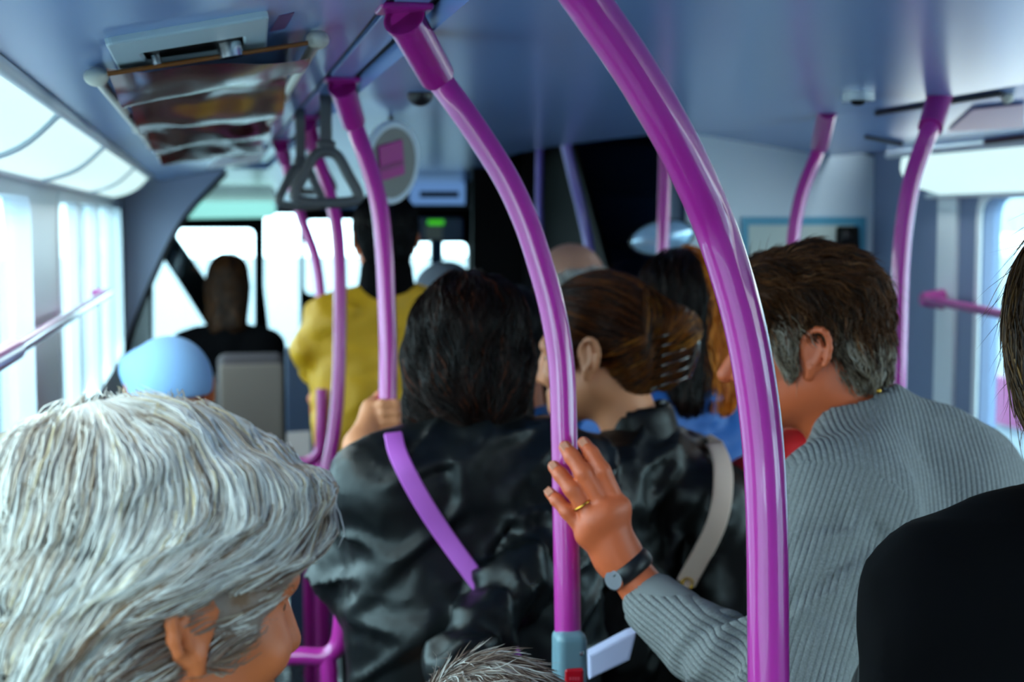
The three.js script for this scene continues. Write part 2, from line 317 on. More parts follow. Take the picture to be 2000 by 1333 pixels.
// stairwell: dark bulkheads, stairs and rails
{
  const bl = struct('wall_stairwell', join(
    box(1.42, XR, 0, 2.8, -4.30, -4.26), box(XR, XR + 0.05, 0, 2.8, ZF, -4.25), box(1.05, 1.09, YC, 2.8, ZF, -3.4), box(1.05, XR, YC + 0.12, 2.8, -3.45, -3.4)), M.navy);
  const zb = -6.5, p = (u, v) => onZ(u, v, zb);
  const hole = roundRect([p(1062, 478), p(1128, 478), p(1126, 394), p(1068, 394)], 0.03);
  part(bl, 'cab_bulkhead', slab([V(p(918, 0).x, 0, zb), V(XR, 0, zb), V(XR, 2.8, zb), V(p(990, 0).x, 2.8, zb), V(p(920, 0).x, YC, zb)], 0.03, [hole]), M.black);
  struct('window_' + (++winCount), slab(hole.map((v) => V(v.x, v.y, v.z + 0.012)), 0.004), M.glass);
  const st = thing('staircase', 'dark navy staircase climbing through the ceiling opening', 'stairs', V(1.6, 0, -5.4));
  for (let i = 0; i < 10; i++) part(st, 'step', box(1.45, XR - 0.005, 0.22 * i, 0.22 * (i + 1), -4.4 - 0.2 * i, -4.4 - 0.2 * (i + 1) - 0.03, 0.006), M.navy);
  part(st, 'side_panel', slab([V(1.42, 0, -4.4), V(1.42, 0, -6.4), V(1.42, 2.7, -6.4), V(1.42, 2.45, -6.0), V(1.42, 0.9, -4.4)], 0.02), M.black);
  const z1 = -4.28;
  const wall = struct('wall_bulkhead', slab([V(1.462, 0, -4.22), V(XR, 0, -4.22), V(XR, EYE + 0.2, -4.22), V(1.462, YC + 0.1, -4.22)], 0.03), M.panel);
  wall.geometry.translate(0, 0, -0.03);
  const w = (u, v, k = 0.004) => onZ(u, v, -4.22 + k);
  const n1 = thing('notice_board', 'pale notice in a teal frame high on the white bulkhead', 'notice', w(1570, 520));
  part(n1, 'frame', slab([w(1448, 560), w(1690, 560), w(1690, 424), w(1448, 424)], 0.006), M.panel && phys('#4f9fbe', { roughness: 0.5 }));
  part(n1, 'paper', slab([w(1462, 556, 0.011), w(1668, 556, 0.011), w(1668, 440, 0.011), w(1462, 440, 0.011)], 0.003), mat('#c9d6cf', { roughness: 0.8 }));
  const n2 = thing('poster', 'white poster with pink band on the bulkhead behind the blue jacket', 'poster', w(1415, 730));
  part(n2, 'sheet', slab([w(1362, 730), w(1440, 730), w(1440, 500), w(1362, 500)], 0.003), mat('#cfe0ea', { roughness: 0.7 }));
  part(n2, 'pink_band', slab([w(1362, 684, 0.008), w(1440, 684, 0.008), w(1440, 662, 0.008), w(1362, 662, 0.008)], 0.002), mat('#d05cc0', { roughness: 0.7 }));
  part(n2, 'heading', slab([w(1368, 552, 0.008), w(1400, 552, 0.008), w(1400, 538, 0.008), w(1368, 538, 0.008)], 0.002), mat('#d98ac4', { roughness: 0.7 }));
  const cm = thing('wall_camera', 'small black camera unit fixed over the notice', 'camera', w(1652, 490));
  part(cm, 'body', slab(roundRect([w(1632, 500, 0.016), w(1672, 500, 0.016), w(1670, 442, 0.016), w(1634, 442, 0.016)], 0.008), 0.03, [], 0.003), M.black);
  part(cm, 'lens', ball(w(1652, 462, 0.05), 0.016, 1, 1, 0.5), M.rubber);
  // oval mirror at the stair foot
  const mp = px(1293, 464, 4.35);
  const mi = thing('oval_mirror', 'pale blue oval mirror at the foot of the stairs', 'mirror', mp);
  const og = (r, h) => new THREE.SphereGeometry(r, 32, 16, 0, tau, 0, Math.PI / 2).scale(1, h, 0.52).rotateX(Math.PI / 2).rotateZ(0.2).rotateY(-0.15);
  part(mi, 'glass', og(0.098, 0.16).translate(mp.x, mp.y, mp.z), phys('#a9cbe4', { roughness: 0.12, metalness: 0.5 }));
  part(mi, 'rim', new THREE.TorusGeometry(0.098, 0.006, 8, 40).scale(1, 0.52, 1).rotateZ(0.2).rotateY(-0.15).translate(mp.x, mp.y, mp.z), M.rubber);
  part(mi, 'arm', rod(mp, V(mp.x + 0.08, mp.y - 0.02, -4.27), 0.008), M.rubber);
  // handrails of the stairs
  solo('stair_rail', tube([px(1054, 275, 5.0), px(1053, 420, 5.0), px(1058, 560, 5.0), V(px(1058, 560, 5).x, 0, px(1058, 560, 5).z)], 0.014), M.railPurple, 'dim violet upright rail left of the bright stair rail', 'handrail');
  solo('stair_rail', tube([px(1100, 262, 4.7), px(1118, 340, 4.72), px(1140, 430, 4.75), px(1152, 500, 4.75), V(px(1156, 560, 4.75).x, 0, px(1156, 560, 4.75).z)], 0.018), M.railPurple, 'lavender slanting rail at the stairwell opening', 'handrail');
  const a = onY(1299, 200, YC + 0.1);
  solo('drop_rail', tube([V(px(1299, 330, 3.72).x, YC + 0.12, px(1299, 330, 3.72).z), px(1298, 330, 3.72), px(1295, 450, 3.72), px(1291, 577, 3.72)], 0.0165), M.pole, 'short pink rail hanging in front of the oval mirror', 'handrail');
}
// ---------------------------------------------------------------- outside: road, kerb and buildings
{
  struct('road', box(-60, 60, -0.4, -0.36, -80, 40), mat('#7d8388', { roughness: 0.9 }));
  function house(label, x0, x1, h, z0, z1, c, face, cols, rows) {
    const g = thing('building', label, 'building', V((x0 + x1) / 2, -0.36, (z0 + z1) / 2), 'buildings outside');
    part(g, 'walls', box(x0, x1, -0.36, h, z0, z1), mat(c, { roughness: 0.9 }));
    const dx = face > 0 ? x1 : x0;
    for (let i = 0; i < cols; i++) for (let j = 0; j < rows; j++) {
      const zc = z0 + (z1 - z0) * (i + 0.5) / cols, yc = 1.2 + j * 3.0;
      part(g, 'window', box(dx - 0.03, dx + 0.03, yc - 0.8, yc + 0.8, zc - 0.5, zc + 0.5), phys('#3c4c58', { roughness: 0.15 }));
    }
    part(g, 'cornice', box(x0 - 0.2, x1 + 0.2, h, h + 0.4, z0 - 0.2, z1 + 0.2), mat(c));
  }
  house('pale stone building seen through the right-hand window', 9, 18, 5.4, -30, -3, '#a9b4ba', -1, 9, 2);
  const van = thing('van', 'white van outside the right-hand window', 'van', V(5.0, -0.36, -8.5));
  part(van, 'body', box(4.2, 6.0, 0.0, 1.55, -11.0, -6.2, 0.12), M.white);
  part(van, 'stripe', box(4.17, 4.2, 0.55, 0.8, -10.9, -6.3), mat('#c95f9c'));
  part(van, 'windscreen', box(4.4, 5.8, 0.95, 1.45, -6.25, -6.17), M.rubber);
  for (const z of [-10, -7]) for (const x of [4.25, 5.95]) part(van, 'wheel', new THREE.CylinderGeometry(0.33, 0.33, 0.2, 24).rotateZ(Math.PI / 2).translate(x, -0.03, z), M.rubber);
  const tc = px(172, 452, 9.5), t = thing('street_tree', 'dark small tree outside the left-hand window', 'tree', V(tc.x, -0.36, tc.z));
  part(t, 'trunk', rod(V(tc.x, -0.36, tc.z), V(tc.x, tc.y, tc.z), 0.035, 0.025), mat('#1d1712'));
  const cs = []; for (let i = 0; i < 70; i++) { const a = rnd() * tau, h = rnd(); cs.push(new THREE.IcosahedronGeometry(0.03 + rnd() * 0.035, 1).translate(tc.x + Math.cos(a) * 0.13 * (0.4 + 0.6 * h) * rnd(), tc.y - 0.2 + h * 0.42, tc.z + Math.sin(a) * 0.3 * rnd())); }
  part(t, 'crown', join(...cs), mat('#15140f'));
}
// ---------------------------------------------------------------- ceiling fittings
const onStrip = (u, v, drop = 0) => { // sighted point on the sloping strip left of the track
  const r = ray(u, v), k = (0.22 - drop) / (r.y - 0.2 * r.x); return r.multiplyScalar(k).add(camera.position);
};
{
  // handle unit in front of the poster
  const c = [onStrip(205, 85, 0.006), onStrip(525, 30, 0.006), onStrip(520, 96, 0.006), onStrip(232, 136, 0.006)];
  const g = thing('hatch_handle', 'pale grey rectangular hatch handle unit with a slot and silver knob', 'hatch handle', c[0]);
  const lerp = (a, b) => c[0].clone().multiplyScalar((1 - a) * (1 - b)).addScaledVector(c[1], a * (1 - b)).addScaledVector(c[2], a * b).addScaledVector(c[3], (1 - a) * b);
  const dn = V(0.2, -1, 0).normalize();
  const body = roundRect([lerp(0, 0), lerp(1, 0), lerp(1, 1), lerp(0, 1)], 0.012);
  const slot = roundRect([lerp(0.18, 0.42), lerp(0.84, 0.40), lerp(0.84, 0.86), lerp(0.2, 0.86)], 0.006);
  const lowered = (pts, k) => pts.map((p) => p.clone().addScaledVector(dn, k));
  const downSlab = (pts, t, holes, bv) => { // thickness always hangs down
    const s = slab(pts, t, holes, bv); s.computeBoundingBox(); return s;
  };
  part(g, 'housing', downSlab(lowered(body, 0.0), 0.016, [slot], 0.003), M.fixture);
  part(g, 'slot_floor', slab(slot.map((p) => p.clone().addScaledVector(dn, -0.003)), 0.002), M.black);
  part(g, 'knob', rod(lerp(0.74, 0.66).addScaledVector(dn, -0.002), lerp(0.74, 0.66).addScaledVector(dn, 0.016), 0.016), M.chrome);
  part(g, 'knob', rod(lerp(0.26, 0.7).addScaledVector(dn, -0.002), lerp(0.26, 0.7).addScaledVector(dn, 0.010), 0.006), M.chrome);
  // glossy wrinkled poster in its rails
  const a = onStrip(208, 138, 0.014), b = onStrip(600, 78, 0.014), d = onStrip(500, 300, 0.014), e = onStrip(318, 314, 0.014);
  const NU = 40, NV = 90, P = [], UV = [], I = [];
  for (let j = 0; j <= NV; j++) for (let i = 0; i <= NU; i++) {
    const s = i / NU, t = j / NV, q = a.clone().multiplyScalar((1 - s) * (1 - t)).addScaledVector(b, s * (1 - t)).addScaledVector(d, s * t).addScaledVector(e, (1 - s) * t);
    const w = 0.016 * (0.6 + Math.sin(t * 24 + s * 1.3 + noise(s * 1.5, t * 2, 1) * 1.2)) + 0.004 * noise(s * 2, t * 14, 5);
    q.addScaledVector(dn, w); P.push(q.x, q.y, q.z); UV.push(s, t);
  }
  for (let j = 0; j < NV; j++) for (let i = 0; i < NU; i++) { const q = j * (NU + 1) + i; I.push(q, q + 1, q + NU + 1, q + 1, q + NU + 2, q + NU + 1); }
  const pg = new THREE.BufferGeometry(); pg.setAttribute('position', new THREE.Float32BufferAttribute(P, 3)); pg.setAttribute('uv', new THREE.Float32BufferAttribute(UV, 2)); pg.setIndex(I); pg.computeVertexNormals();
  const ps = thing('ceiling_poster', 'glossy wrinkled dark red poster held in two white rails on the ceiling', 'poster', a);
  const pt = tex(64, 64, (u, v) => (u < 0.06 || u > 0.93 ? [0.40, 0.05, 0.05] : [0.25, 0.05, 0.06]), true);   // plain dark red sheet with a brighter red margin
  part(ps, 'sheet', pg, phys('#ffffff', { map: pt, roughness: 0.2, specularIntensity: 0.5 }));
  for (const [A, B] of [[onStrip(188, 150, 0.014), onStrip(318, 312, 0.014)], [onStrip(620, 78, 0.014), onStrip(512, 262, 0.014)]]) {
    const r = part(ps, 'rail', rod(A, B, 0.0075), M.cream, 'white rail');
    for (const t of [0.0, 0.42, 0.66, 1]) part(r, 'knuckle', ball(A.clone().lerp(B, t), t === 0 ? 0.0155 : 0.0125, 1, 0.8, 1), M.cream);
  }
  part(ps, 'end_bar', rod(a.clone().addScaledVector(dn, 0.004), b.clone().addScaledVector(dn, 0.004), 0.003), phys('#7a4a1c', { roughness: 0.4 }));
  solo('ceiling_sticker', slab([onStrip(528, 62, 0.001), onStrip(545, 32, 0.001), onStrip(575, 25, 0.001), onStrip(556, 56, 0.001)], 0.0015), mat('#5b3a66'), 'small purple sticker on the ceiling beside the handle unit', 'sticker');
  // dome camera behind the second pole
  const k = onY(815, 150, YC);
  const dc = thing('dome_camera', 'small black dome camera on the ceiling behind the second pink pole', 'camera', k);
  part(dc, 'mount', new THREE.CylinderGeometry(0.028, 0.024, 0.026, 24).translate(k.x, k.y - 0.013, k.z), M.greyPanel);
  part(dc, 'dome', ball(V(k.x + 0.005, k.y - 0.034, k.z), 0.024, 1, 0.9, 1), M.rubber);
  // silver bell-shaped detector at the right-hand seam
  const s = onY(1677, 150, YC - 0.001);
  const sd = thing('smoke_detector', 'silver cylinder detector on the ceiling between the two right-hand poles', 'detector', s);
  part(sd, 'housing', new THREE.CylinderGeometry(0.027, 0.031, 0.045, 32).translate(s.x, s.y - 0.0225, s.z), phys('#cfd8dc', { roughness: 0.3, metalness: 0.35 }));
  part(sd, 'sensor', ball(V(s.x, s.y - 0.047, s.z), 0.014, 1, 0.5, 1), M.black);
  // vents and hand grips of the right-hand strip
  const onR = (u, v) => { const r = ray(u, v), m = -0.07 / 0.48, y0 = 0.27 - m * 1.45, kk = (y0 - 0.006) / (r.y - m * r.x); return r.multiplyScalar(kk).add(camera.position); };
  for (const [p, q, lab] of [[[1712, 222], [1955, 183], 'long dark vent slot in the right-hand ceiling strip'], [[1690, 268], [1762, 282], 'short dark vent slot ahead of the right-hand lamp'], [[1924, 278], [1999, 268], 'maroon vent slot at the picture edge above the right-hand lamp']]) {
    const A = onR(...p), B = onR(...q);
    solo('vent_slot', rod(A, B, 0.006, 0.006, 12), lab.startsWith('maroon') ? mat('#4a2330') : M.darkTrim, lab, 'vent');
  }
  const A = onR(1967, 190); part(scene.getObjectByName('vent_slot'), 'end_knob', ball(A, 0.013), M.cream, 'cream round knob');
  const B = onR(1900, 215), B2 = onR(1999, 205), B3 = onR(1999, 250), B4 = onR(1850, 258);
  solo('ceiling_leaflet', slab([B, B2, B3, B4], 0.002), mat('#b98fae', { roughness: 0.4 }), 'pinkish glossy leaflet on the right-hand ceiling strip', 'poster');
}
// ---------------------------------------------------------------- pink grab poles
function grabPole(label, top, sleeveEnd, pts, r, tilt, group) {
  const all = [top, sleeveEnd, ...pts], last = pts[pts.length - 1], foot = V(last.x, 0, last.z);
  const g = thing('grab_pole', label, 'pole', foot, group);
  part(g, 'tube', tube([...all, foot.clone().setY(0.004)], r, 160, 28), M.pole);
  const dir = sleeveEnd.clone().sub(top).normalize();
  const sl = part(g, 'sleeve', rod(top, sleeveEnd, r * 1.42, r * 1.34, 28), M.polePlastic);
  part(sl, 'sleeve_ridge', rod(top.clone().addScaledVector(dir, 0.0), top.clone().addScaledVector(dir, 0.008), r * 1.55, r * 1.5, 28), M.polePlastic);
  part(g, 'flange', box(top.x - r * 1.9, top.x + r * 1.9, YC - 0.012, YC - 0.003, top.z - r * 1.9, top.z + r * 1.9, 0.004), M.polePlastic);
  part(g, 'foot_plate', new THREE.CylinderGeometry(r * 1.9, r * 2.1, 0.012, 28).translate(foot.x, 0.006, foot.z), M.polePlastic);
  return g;
}
const PR = 0.0175, T = (u, v) => onY(u, v, YC - 0.018);
const list = (d0, d1, ...ps) => ps.map(([u, v], i) => px(u, v, d0 + (d1 - d0) * i / Math.max(1, ps.length - 1)));
grabPole('nearest pink grab pole, thick and sharp, arching across the picture', onZ(955, -292, -1.06), onZ(1012, -190, -1.05),
  [px(1145, 0, 1.09), px(1228, 119, 1.11), px(1305, 247, 1.13), px(1357, 350, 1.15), px(1399, 450, 1.17), px(1445, 597, 1.18), px(1471, 720, 1.185), px(1489, 860, 1.19), px(1497, 1000, 1.19), px(1501, 1333, 1.19), px(1502, 1700, 1.19)], PR, 0, 'pink grab poles');
const poleB = grabPole('second pink grab pole, with the stop button and the hand on it', T(789, 34), px(853, 148, 1.88),
  list(1.875, 1.87, [898, 210], [942, 274], [993, 357], [1030, 440], [1053, 510], [1079, 605], [1096, 710], [1102, 850], [1105, 1000], [1109, 1230], [1112, 1500]), PR, 0, 'pink grab poles');
grabPole('third pink grab pole, gripped by the woman in leather jacket', T(668, 168), px(690, 238, 2.78),
  list(2.77, 2.72, [712, 300], [728, 350], [742, 410], [750, 490], [755, 585], [758, 680], [757, 800], [756, 950]), PR, 0, 'pink grab poles');
grabPole('fourth pink grab pole, crossing the yellow jacket on its left', T(597, 238), px(610, 282, 3.84),
  list(3.82, 3.72, [628, 330], [645, 385], [657, 440], [663, 520], [664, 620], [661, 750], [652, 850], [636, 940], [632, 1050]), PR, 0, 'pink grab poles');
grabPole('fifth pink grab pole, far off beside the bright windscreen', T(548, 282), px(556, 312, 4.9),
  list(4.9, 4.8, [572, 370], [588, 425], [603, 465], [615, 500], [624, 555], [628, 640], [628, 800], [622, 900], [620, 1000]), PR, 0, 'pink grab poles');
grabPole('far pink grab pole right of the big arch, ending above the dark-haired man', T(1617, 212), px(1601, 285, 3.5),
  list(3.5, 3.5, [1588, 320], [1570, 365], [1556, 420], [1548, 480], [1545, 600]), PR * 0.92, 0, 'pink grab poles');
grabPole('rightmost pink grab pole, behind the neck of the man in grey', T(1838, 178), px(1817, 250, 2.72),
  list(2.72, 2.72, [1800, 295], [1782, 350], [1767, 430], [1759, 520], [1755, 650], [1752, 760]), PR, 0, 'pink grab poles');
// stop button box on the second pole
{
  const A = px(1110, 1228, 1.868), B = px(1113, 1420, 1.868);
  const g = thing('stop_button', 'grey stop button box with a red button on the second pole', 'stop button', B);
  part(g, 'housing', new RoundedBoxGeometry(0.041, A.y - B.y, 0.044, 3, 0.012).translate((A.x + B.x) / 2, (A.y + B.y) / 2, (A.z + B.z) / 2), phys('#6d8c99', { roughness: 0.35 }));
  const tow = camera.position.clone().sub(A).setY(0).normalize(), f = px(1121, 1314, 1.868).addScaledVector(tow, 0.021);
  const bt = part(g, 'button', new RoundedBoxGeometry(0.025, 0.025, 0.010, 3, 0.004).rotateY(-0.2).translate(f.x, f.y, f.z), phys('#b8081c', { roughness: 0.3 }), 'red button');
  for (let i = 0; i < 4; i++) part(bt, 'raised_letter', box(-0.0062 + i * 0.0036, -0.0040 + i * 0.0036, -0.002, 0.002, 0.004, 0.0056).rotateY(-0.2).translate(f.x, f.y, f.z), phys('#d9485a', { roughness: 0.3 }));
  for (const [u, v] of [[1114, 1247], [1135, 1268]]) part(g, 'screw', ball(px(u, v, 1.868).addScaledVector(tow, 0.021), 0.004, 1, 1, 0.5), M.chrome);
}
// window rails and low rails
{
  const rail = thing('window_rail', 'pink horizontal rail along the left-hand window', 'handrail', onX(0, 700, -0.335));
  part(rail, 'bar', rod(onX(-120, 772, -0.335), onX(212, 572, -0.335), 0.0145), M.pole);
  part(rail, 'joint_sleeve', rod(onX(-30, 717, -0.335), onX(28, 684, -0.335), 0.019), M.polePlastic);
  part(rail, 'bracket', rod(onX(212, 572, -0.335), onX(212, 572, -0.335).setX(XL - 0.01), 0.012), M.polePlastic);
  const e = onX(1810, 585, XR - 0.06), f = onX(1995, 622, XR - 0.16);
  const r2 = thing('window_rail', 'thin magenta rail with round bracket on the right-hand window', 'handrail', e);
  part(r2, 'bar', rod(e, f, 0.0125), M.polePlastic);
  part(r2, 'bracket', rod(e.clone().setX(XR + 0.01), e.clone().setX(XR - 0.075), 0.034, 0.02), M.polePlastic);
  const lo = thing('seat_rail', 'lilac horizontal seat rail beside the nose of the white-haired woman', 'handrail', px(620, 1282, 2.6));
  part(lo, 'bar', tube([px(520, 1284, 2.6), px(590, 1282, 2.6), px(640, 1281, 2.6), px(660, 1260, 2.6), px(667, 1225, 2.6), px(669, 1180, 2.6)], 0.0165), M.pole);
  part(lo, 'leg', tube([px(640, 1281, 2.6), px(643, 1330, 2.6), px(643, 1330, 2.6).setY(0.0)], 0.0165), M.pole);
  const low2 = thing('seat_rail', 'dark magenta low rail left of the yellow jacket', 'handrail', px(620, 900, 4.2).setY(0));
  part(low2, 'bar', tube([px(560, 905, 4.2), px(600, 903, 4.2), px(622, 885, 4.2), px(627, 840, 4.2), px(628, 760, 4.2)], 0.016), M.polePlastic);
  part(low2, 'leg', rod(px(600, 903, 4.2), px(600, 903, 4.2).setY(0), 0.016), M.polePlastic);
}
// hanging straps and the round disc
function strap(u, v, d, s, label, turn) {                              // v: bottom bar
  const b = px(u, v, d), g = thing('hanging_strap', label, 'strap', b, 'hanging straps'), q = (x, y) => V(b.x + x * s * Math.cos(turn), b.y + y * s, b.z - x * s * Math.sin(turn));
  const loop = [[-0.068, 0.008], [-0.060, 0], [0.060, 0], [0.068, 0.008], [0.046, 0.055], [0.018, 0.098], [-0.018, 0.098], [-0.046, 0.055]].map(([x, y]) => q(x, y));
  const c = new THREE.CatmullRomCurve3(loop, true, 'centripetal');
  part(g, 'handle', new THREE.TubeGeometry(c, 80, 0.0118 * s, 10, true), M.strap);
  part(g, 'clasp', new RoundedBoxGeometry(0.04 * s, 0.035 * s, 0.016 * s, 2, 0.005).rotateY(turn).translate(q(0, 0.108).x, q(0, 0.108).y, q(0, 0.108).z), M.strap);
  part(g, 'band', box(-0.013, 0.013, 0, YC - 0.004 - q(0, 0.11).y, -0.002, 0.002).rotateY(turn).translate(q(0, 0.11).x, q(0, 0.11).y, q(0, 0.11).z), M.strap);
}
strap(638, 392, 3.05, 1.02, 'grey triangular strap handle hanging beside the third pole', 0.1);
strap(588, 400, 3.45, 0.9, 'grey strap handle hanging left of the fourth pole', 0.5);
strap(612, 372, 4.2, 0.9, 'small grey strap handle further off between pink poles', -0.3);
{
  const c = px(764, 318, 3.3), g = thing('round_mirror', 'round grey mirror with magenta reflection painted on as a square, hanging behind the third pole', 'sign', c);
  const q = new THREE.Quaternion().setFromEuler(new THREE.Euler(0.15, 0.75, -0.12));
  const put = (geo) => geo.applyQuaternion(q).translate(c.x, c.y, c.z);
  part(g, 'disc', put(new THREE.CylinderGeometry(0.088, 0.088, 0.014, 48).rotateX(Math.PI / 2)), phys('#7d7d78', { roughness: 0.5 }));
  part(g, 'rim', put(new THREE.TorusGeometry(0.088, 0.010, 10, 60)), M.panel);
  part(g, 'square', put(new RoundedBoxGeometry(0.085, 0.082, 0.006, 2, 0.002).rotateZ(0.25).translate(-0.012, 0.006, 0.010)), mat('#b31588', { roughness: 0.5 }));  // magenta reflection in the round mirror, painted on as a solid panel
  part(g, 'reflection_stripe', put(new RoundedBoxGeometry(0.085, 0.012, 0.004, 2, 0.001).rotateZ(0.25).translate(-0.016, -0.008, 0.0135)), mat('#8e1070', { roughness: 0.5 }));
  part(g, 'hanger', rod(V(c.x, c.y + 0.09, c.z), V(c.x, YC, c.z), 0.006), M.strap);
}
// ---------------------------------------------------------------- people
// heads face -z in their own axes, ears on +-x, origin between the ears
function headField({ jaw = 1, nose = 1, neckLen = 0.16, neckBack = 0.04, neckR = 0.056 } = {}) {
  const ear = (s) => {
    const e = (y, z, o = 0) => V(s * (0.076 + o), y, z), hx = [];
    for (let i = 0; i <= 9; i++) { const a = 0.25 + i / 9 * 3.6; hx.push(e(0.002 + 0.030 * Math.sin(a), 0.014 - 0.019 * Math.cos(a) + 0.006 * Math.sin(a), 0.001 + 0.016 * Math.min(1, a / 1.9))); }
    hx.reverse();
    return uni(0.006, chain(hx, hx.map(() => 0.0042), 0.004), cap(e(-0.022, 0.006, 0.006), e(-0.034, 0.002, 0.004), 0.0075, 0.006), ell(e(0, 0.012, 0.003), 0.008, 0.030, 0.019),
      chain([e(0.018, 0.020, 0.010), e(0.002, 0.023, 0.012), e(-0.014, 0.015, 0.010)], [0.0035, 0.004, 0.0035], 0.003));
  };
  let f = uni(0.035, ell(V(0, 0.035, 0.012), 0.074, 0.088, 0.097), ell(V(0, -0.030, -0.030), 0.061, 0.085, 0.066));
  f = uni(0.03, f, cap(V(0.047, -0.052, 0.005), V(0.012, -0.094, -0.068), 0.026, 0.024 * jaw), cap(V(-0.047, -0.052, 0.005), V(-0.012, -0.094, -0.068), 0.026, 0.024 * jaw));
  f = uni(0.018, f, cap(V(-0.036, 0.020, -0.079), V(0.036, 0.020, -0.079), 0.012), ell(V(0.04, -0.03, -0.068), 0.026, 0.022, 0.02), ell(V(-0.04, -0.03, -0.068), 0.026, 0.022, 0.02));
  f = cut(0.014, f, uni(0.002, ell(V(0.032, 0.000, -0.100), 0.020, 0.012, 0.016), ell(V(-0.032, 0.000, -0.100), 0.020, 0.012, 0.016)));
  f = uni(0.012, f, cap(V(0, 0.008, -0.089), V(0, -0.036, -0.112 * nose), 0.009, 0.0125), cap(V(-0.013, -0.042, -0.096), V(0.013, -0.042, -0.096), 0.009));
  f = uni(0.006, f, cap(V(-0.019, -0.067, -0.088), V(0.019, -0.067, -0.088), 0.0075), cap(V(-0.016, -0.079, -0.086), V(0.016, -0.079, -0.086), 0.008));
  f = uni(0.028, f, cap(V(0, -0.04, 0.022), V(0, -0.05 - neckLen, 0.022 + neckBack), neckR, neckR * 1.12));
  return uni(0.006, f, ear(1), ear(-1));
}
const headCache = {};
function headGeo(key, opt) { return (headCache[key] ??= nets(headField(opt), V(-0.11, -0.135 - (opt?.neckLen ?? 0.16), -0.14), V(0.11, 0.14, 0.15), opt?.cell ?? 0.0032)).clone(); }
const frameOf = (c, yaw, pitch = 0, roll = 0, s = 1) => new THREE.Matrix4().compose(c, new THREE.Quaternion().setFromEuler(new THREE.Euler(pitch, yaw, roll, 'YXZ')), V(s, s, s));
const mix = (a, b, t) => a.clone().lerp(b, t);
// hair: a cap field plus strands traced over it; everything in head axes, one mesh with a colour for each strand
function hairGeo({ field, lo, hi, cell = 0.004, n, flow, steps = 12, len = 0.008, lift = 0.006, end = 0, rad = 0.0008, tone, mask = () => true, fly = 0, wave = 0, capTone, stop }) {
  const base = nets(field, lo, hi, cell), P = base.attributes.position, pos = [], nor = [], col = [], idx = [];
  const c = new THREE.Color(), p = V(0, 0, 0), q = V(0, 0, 0), N = V(0, 0, 0), d = V(0, 0, 0);
  const e = 0.0015, grad = (v, o) => o.set(field(v.x + e, v.y, v.z) - field(v.x - e, v.y, v.z), field(v.x, v.y + e, v.z) - field(v.x, v.y - e, v.z), field(v.x, v.y, v.z + e) - field(v.x, v.y, v.z - e)).normalize();
  const BN = base.attributes.normal;
  for (let i = 0; i < P.count; i++) { pos.push(P.getX(i), P.getY(i), P.getZ(i)); nor.push(BN.getX(i), BN.getY(i), BN.getZ(i)); (capTone ?? tone)(p.set(P.getX(i), P.getY(i), P.getZ(i)), 0.5, c, 0); col.push(c.r, c.g, c.b); }
  for (const k of base.index.array) idx.push(k);
  for (let s = 0; s < n; s++) {
    let tries = 0; do { const i = Math.floor(rnd() * P.count); p.set(P.getX(i), P.getY(i), P.getZ(i)); } while (!mask(p) && ++tries < 40);
    p.x += (rnd() - 0.5) * cell; p.y += (rnd() - 0.5) * cell; p.z += (rnd() - 0.5) * cell;
    const isFly = rnd() < fly, h0 = rnd() * lift, h1 = isFly ? lift + rnd() * 0.028 : h0 + end * rnd(), ph = rnd() * 6, tn = rnd(), L = len * (0.7 + 0.6 * rnd());
    const line = []; const p0 = p.clone();
    for (let k = 0; k <= steps; k++) {
      const t = k / steps, h = h0 + (h1 - h0) * t * t;
      grad(p, N); p.addScaledVector(N, h - field(p.x, p.y, p.z)); line.push(p.clone()); if (stop && stop(p)) { while (line.length <= steps) line.push(p.clone().addScaledVector(d, 1e-5 * line.length)); break; }
      flow(p, d, t, tn); d.addScaledVector(N, -d.dot(N) * (isFly ? 0.6 : 1)).normalize();
      if (wave) { q.crossVectors(N, d).multiplyScalar(wave * Math.sin(ph + t * 7)); d.add(q).normalize(); }
      p.addScaledVector(d, L);
    }
    tone(p0, tn, c, 1); const r0 = rad * (isFly ? 0.45 : 0.7 + 0.7 * rnd());
    for (let k = 0; k <= steps; k++) {
      const a = line[Math.max(0, k - 1)], b = line[Math.min(steps, k + 1)]; d.copy(b).sub(a).normalize();
      q.set(-d.z, 0.3, d.x).cross(d).normalize(); N.crossVectors(d, q);
      const t = k / steps, r = r0 * (t > 0.65 ? (1 - t) / 0.35 * 0.9 + 0.1 : Math.min(1, 0.3 + t * 5)), b0 = pos.length / 3;
      for (let m = 0; m < 3; m++) { const A = m * tau / 3, cx = Math.cos(A), sy = Math.sin(A); const nx = q.x * cx + N.x * sy, ny = q.y * cx + N.y * sy, nz = q.z * cx + N.z * sy; pos.push(line[k].x + nx * r, line[k].y + ny * r, line[k].z + nz * r); nor.push(nx, ny, nz); col.push(c.r, c.g, c.b); }
      if (k) for (let m = 0; m < 3; m++) { const u = b0 + m, w = b0 + (m + 1) % 3; idx.push(u - 3, w - 3, u, w - 3, w, u); }
    }
  }
  const g = new THREE.BufferGeometry(); g.setAttribute('position', new THREE.Float32BufferAttribute(pos, 3)); g.setAttribute('normal', new THREE.Float32BufferAttribute(nor, 3)); g.setAttribute('color', new THREE.Float32BufferAttribute(col, 3));
  g.setAttribute('uv', new THREE.Float32BufferAttribute(new Float32Array(pos.length / 3 * 2), 2)); g.setIndex(idx); return g;
}
const hairMat = (rough = 0.42) => new THREE.MeshPhysicalMaterial({ vertexColors: true, roughness: rough, specularIntensity: 0.4, side: THREE.DoubleSide });
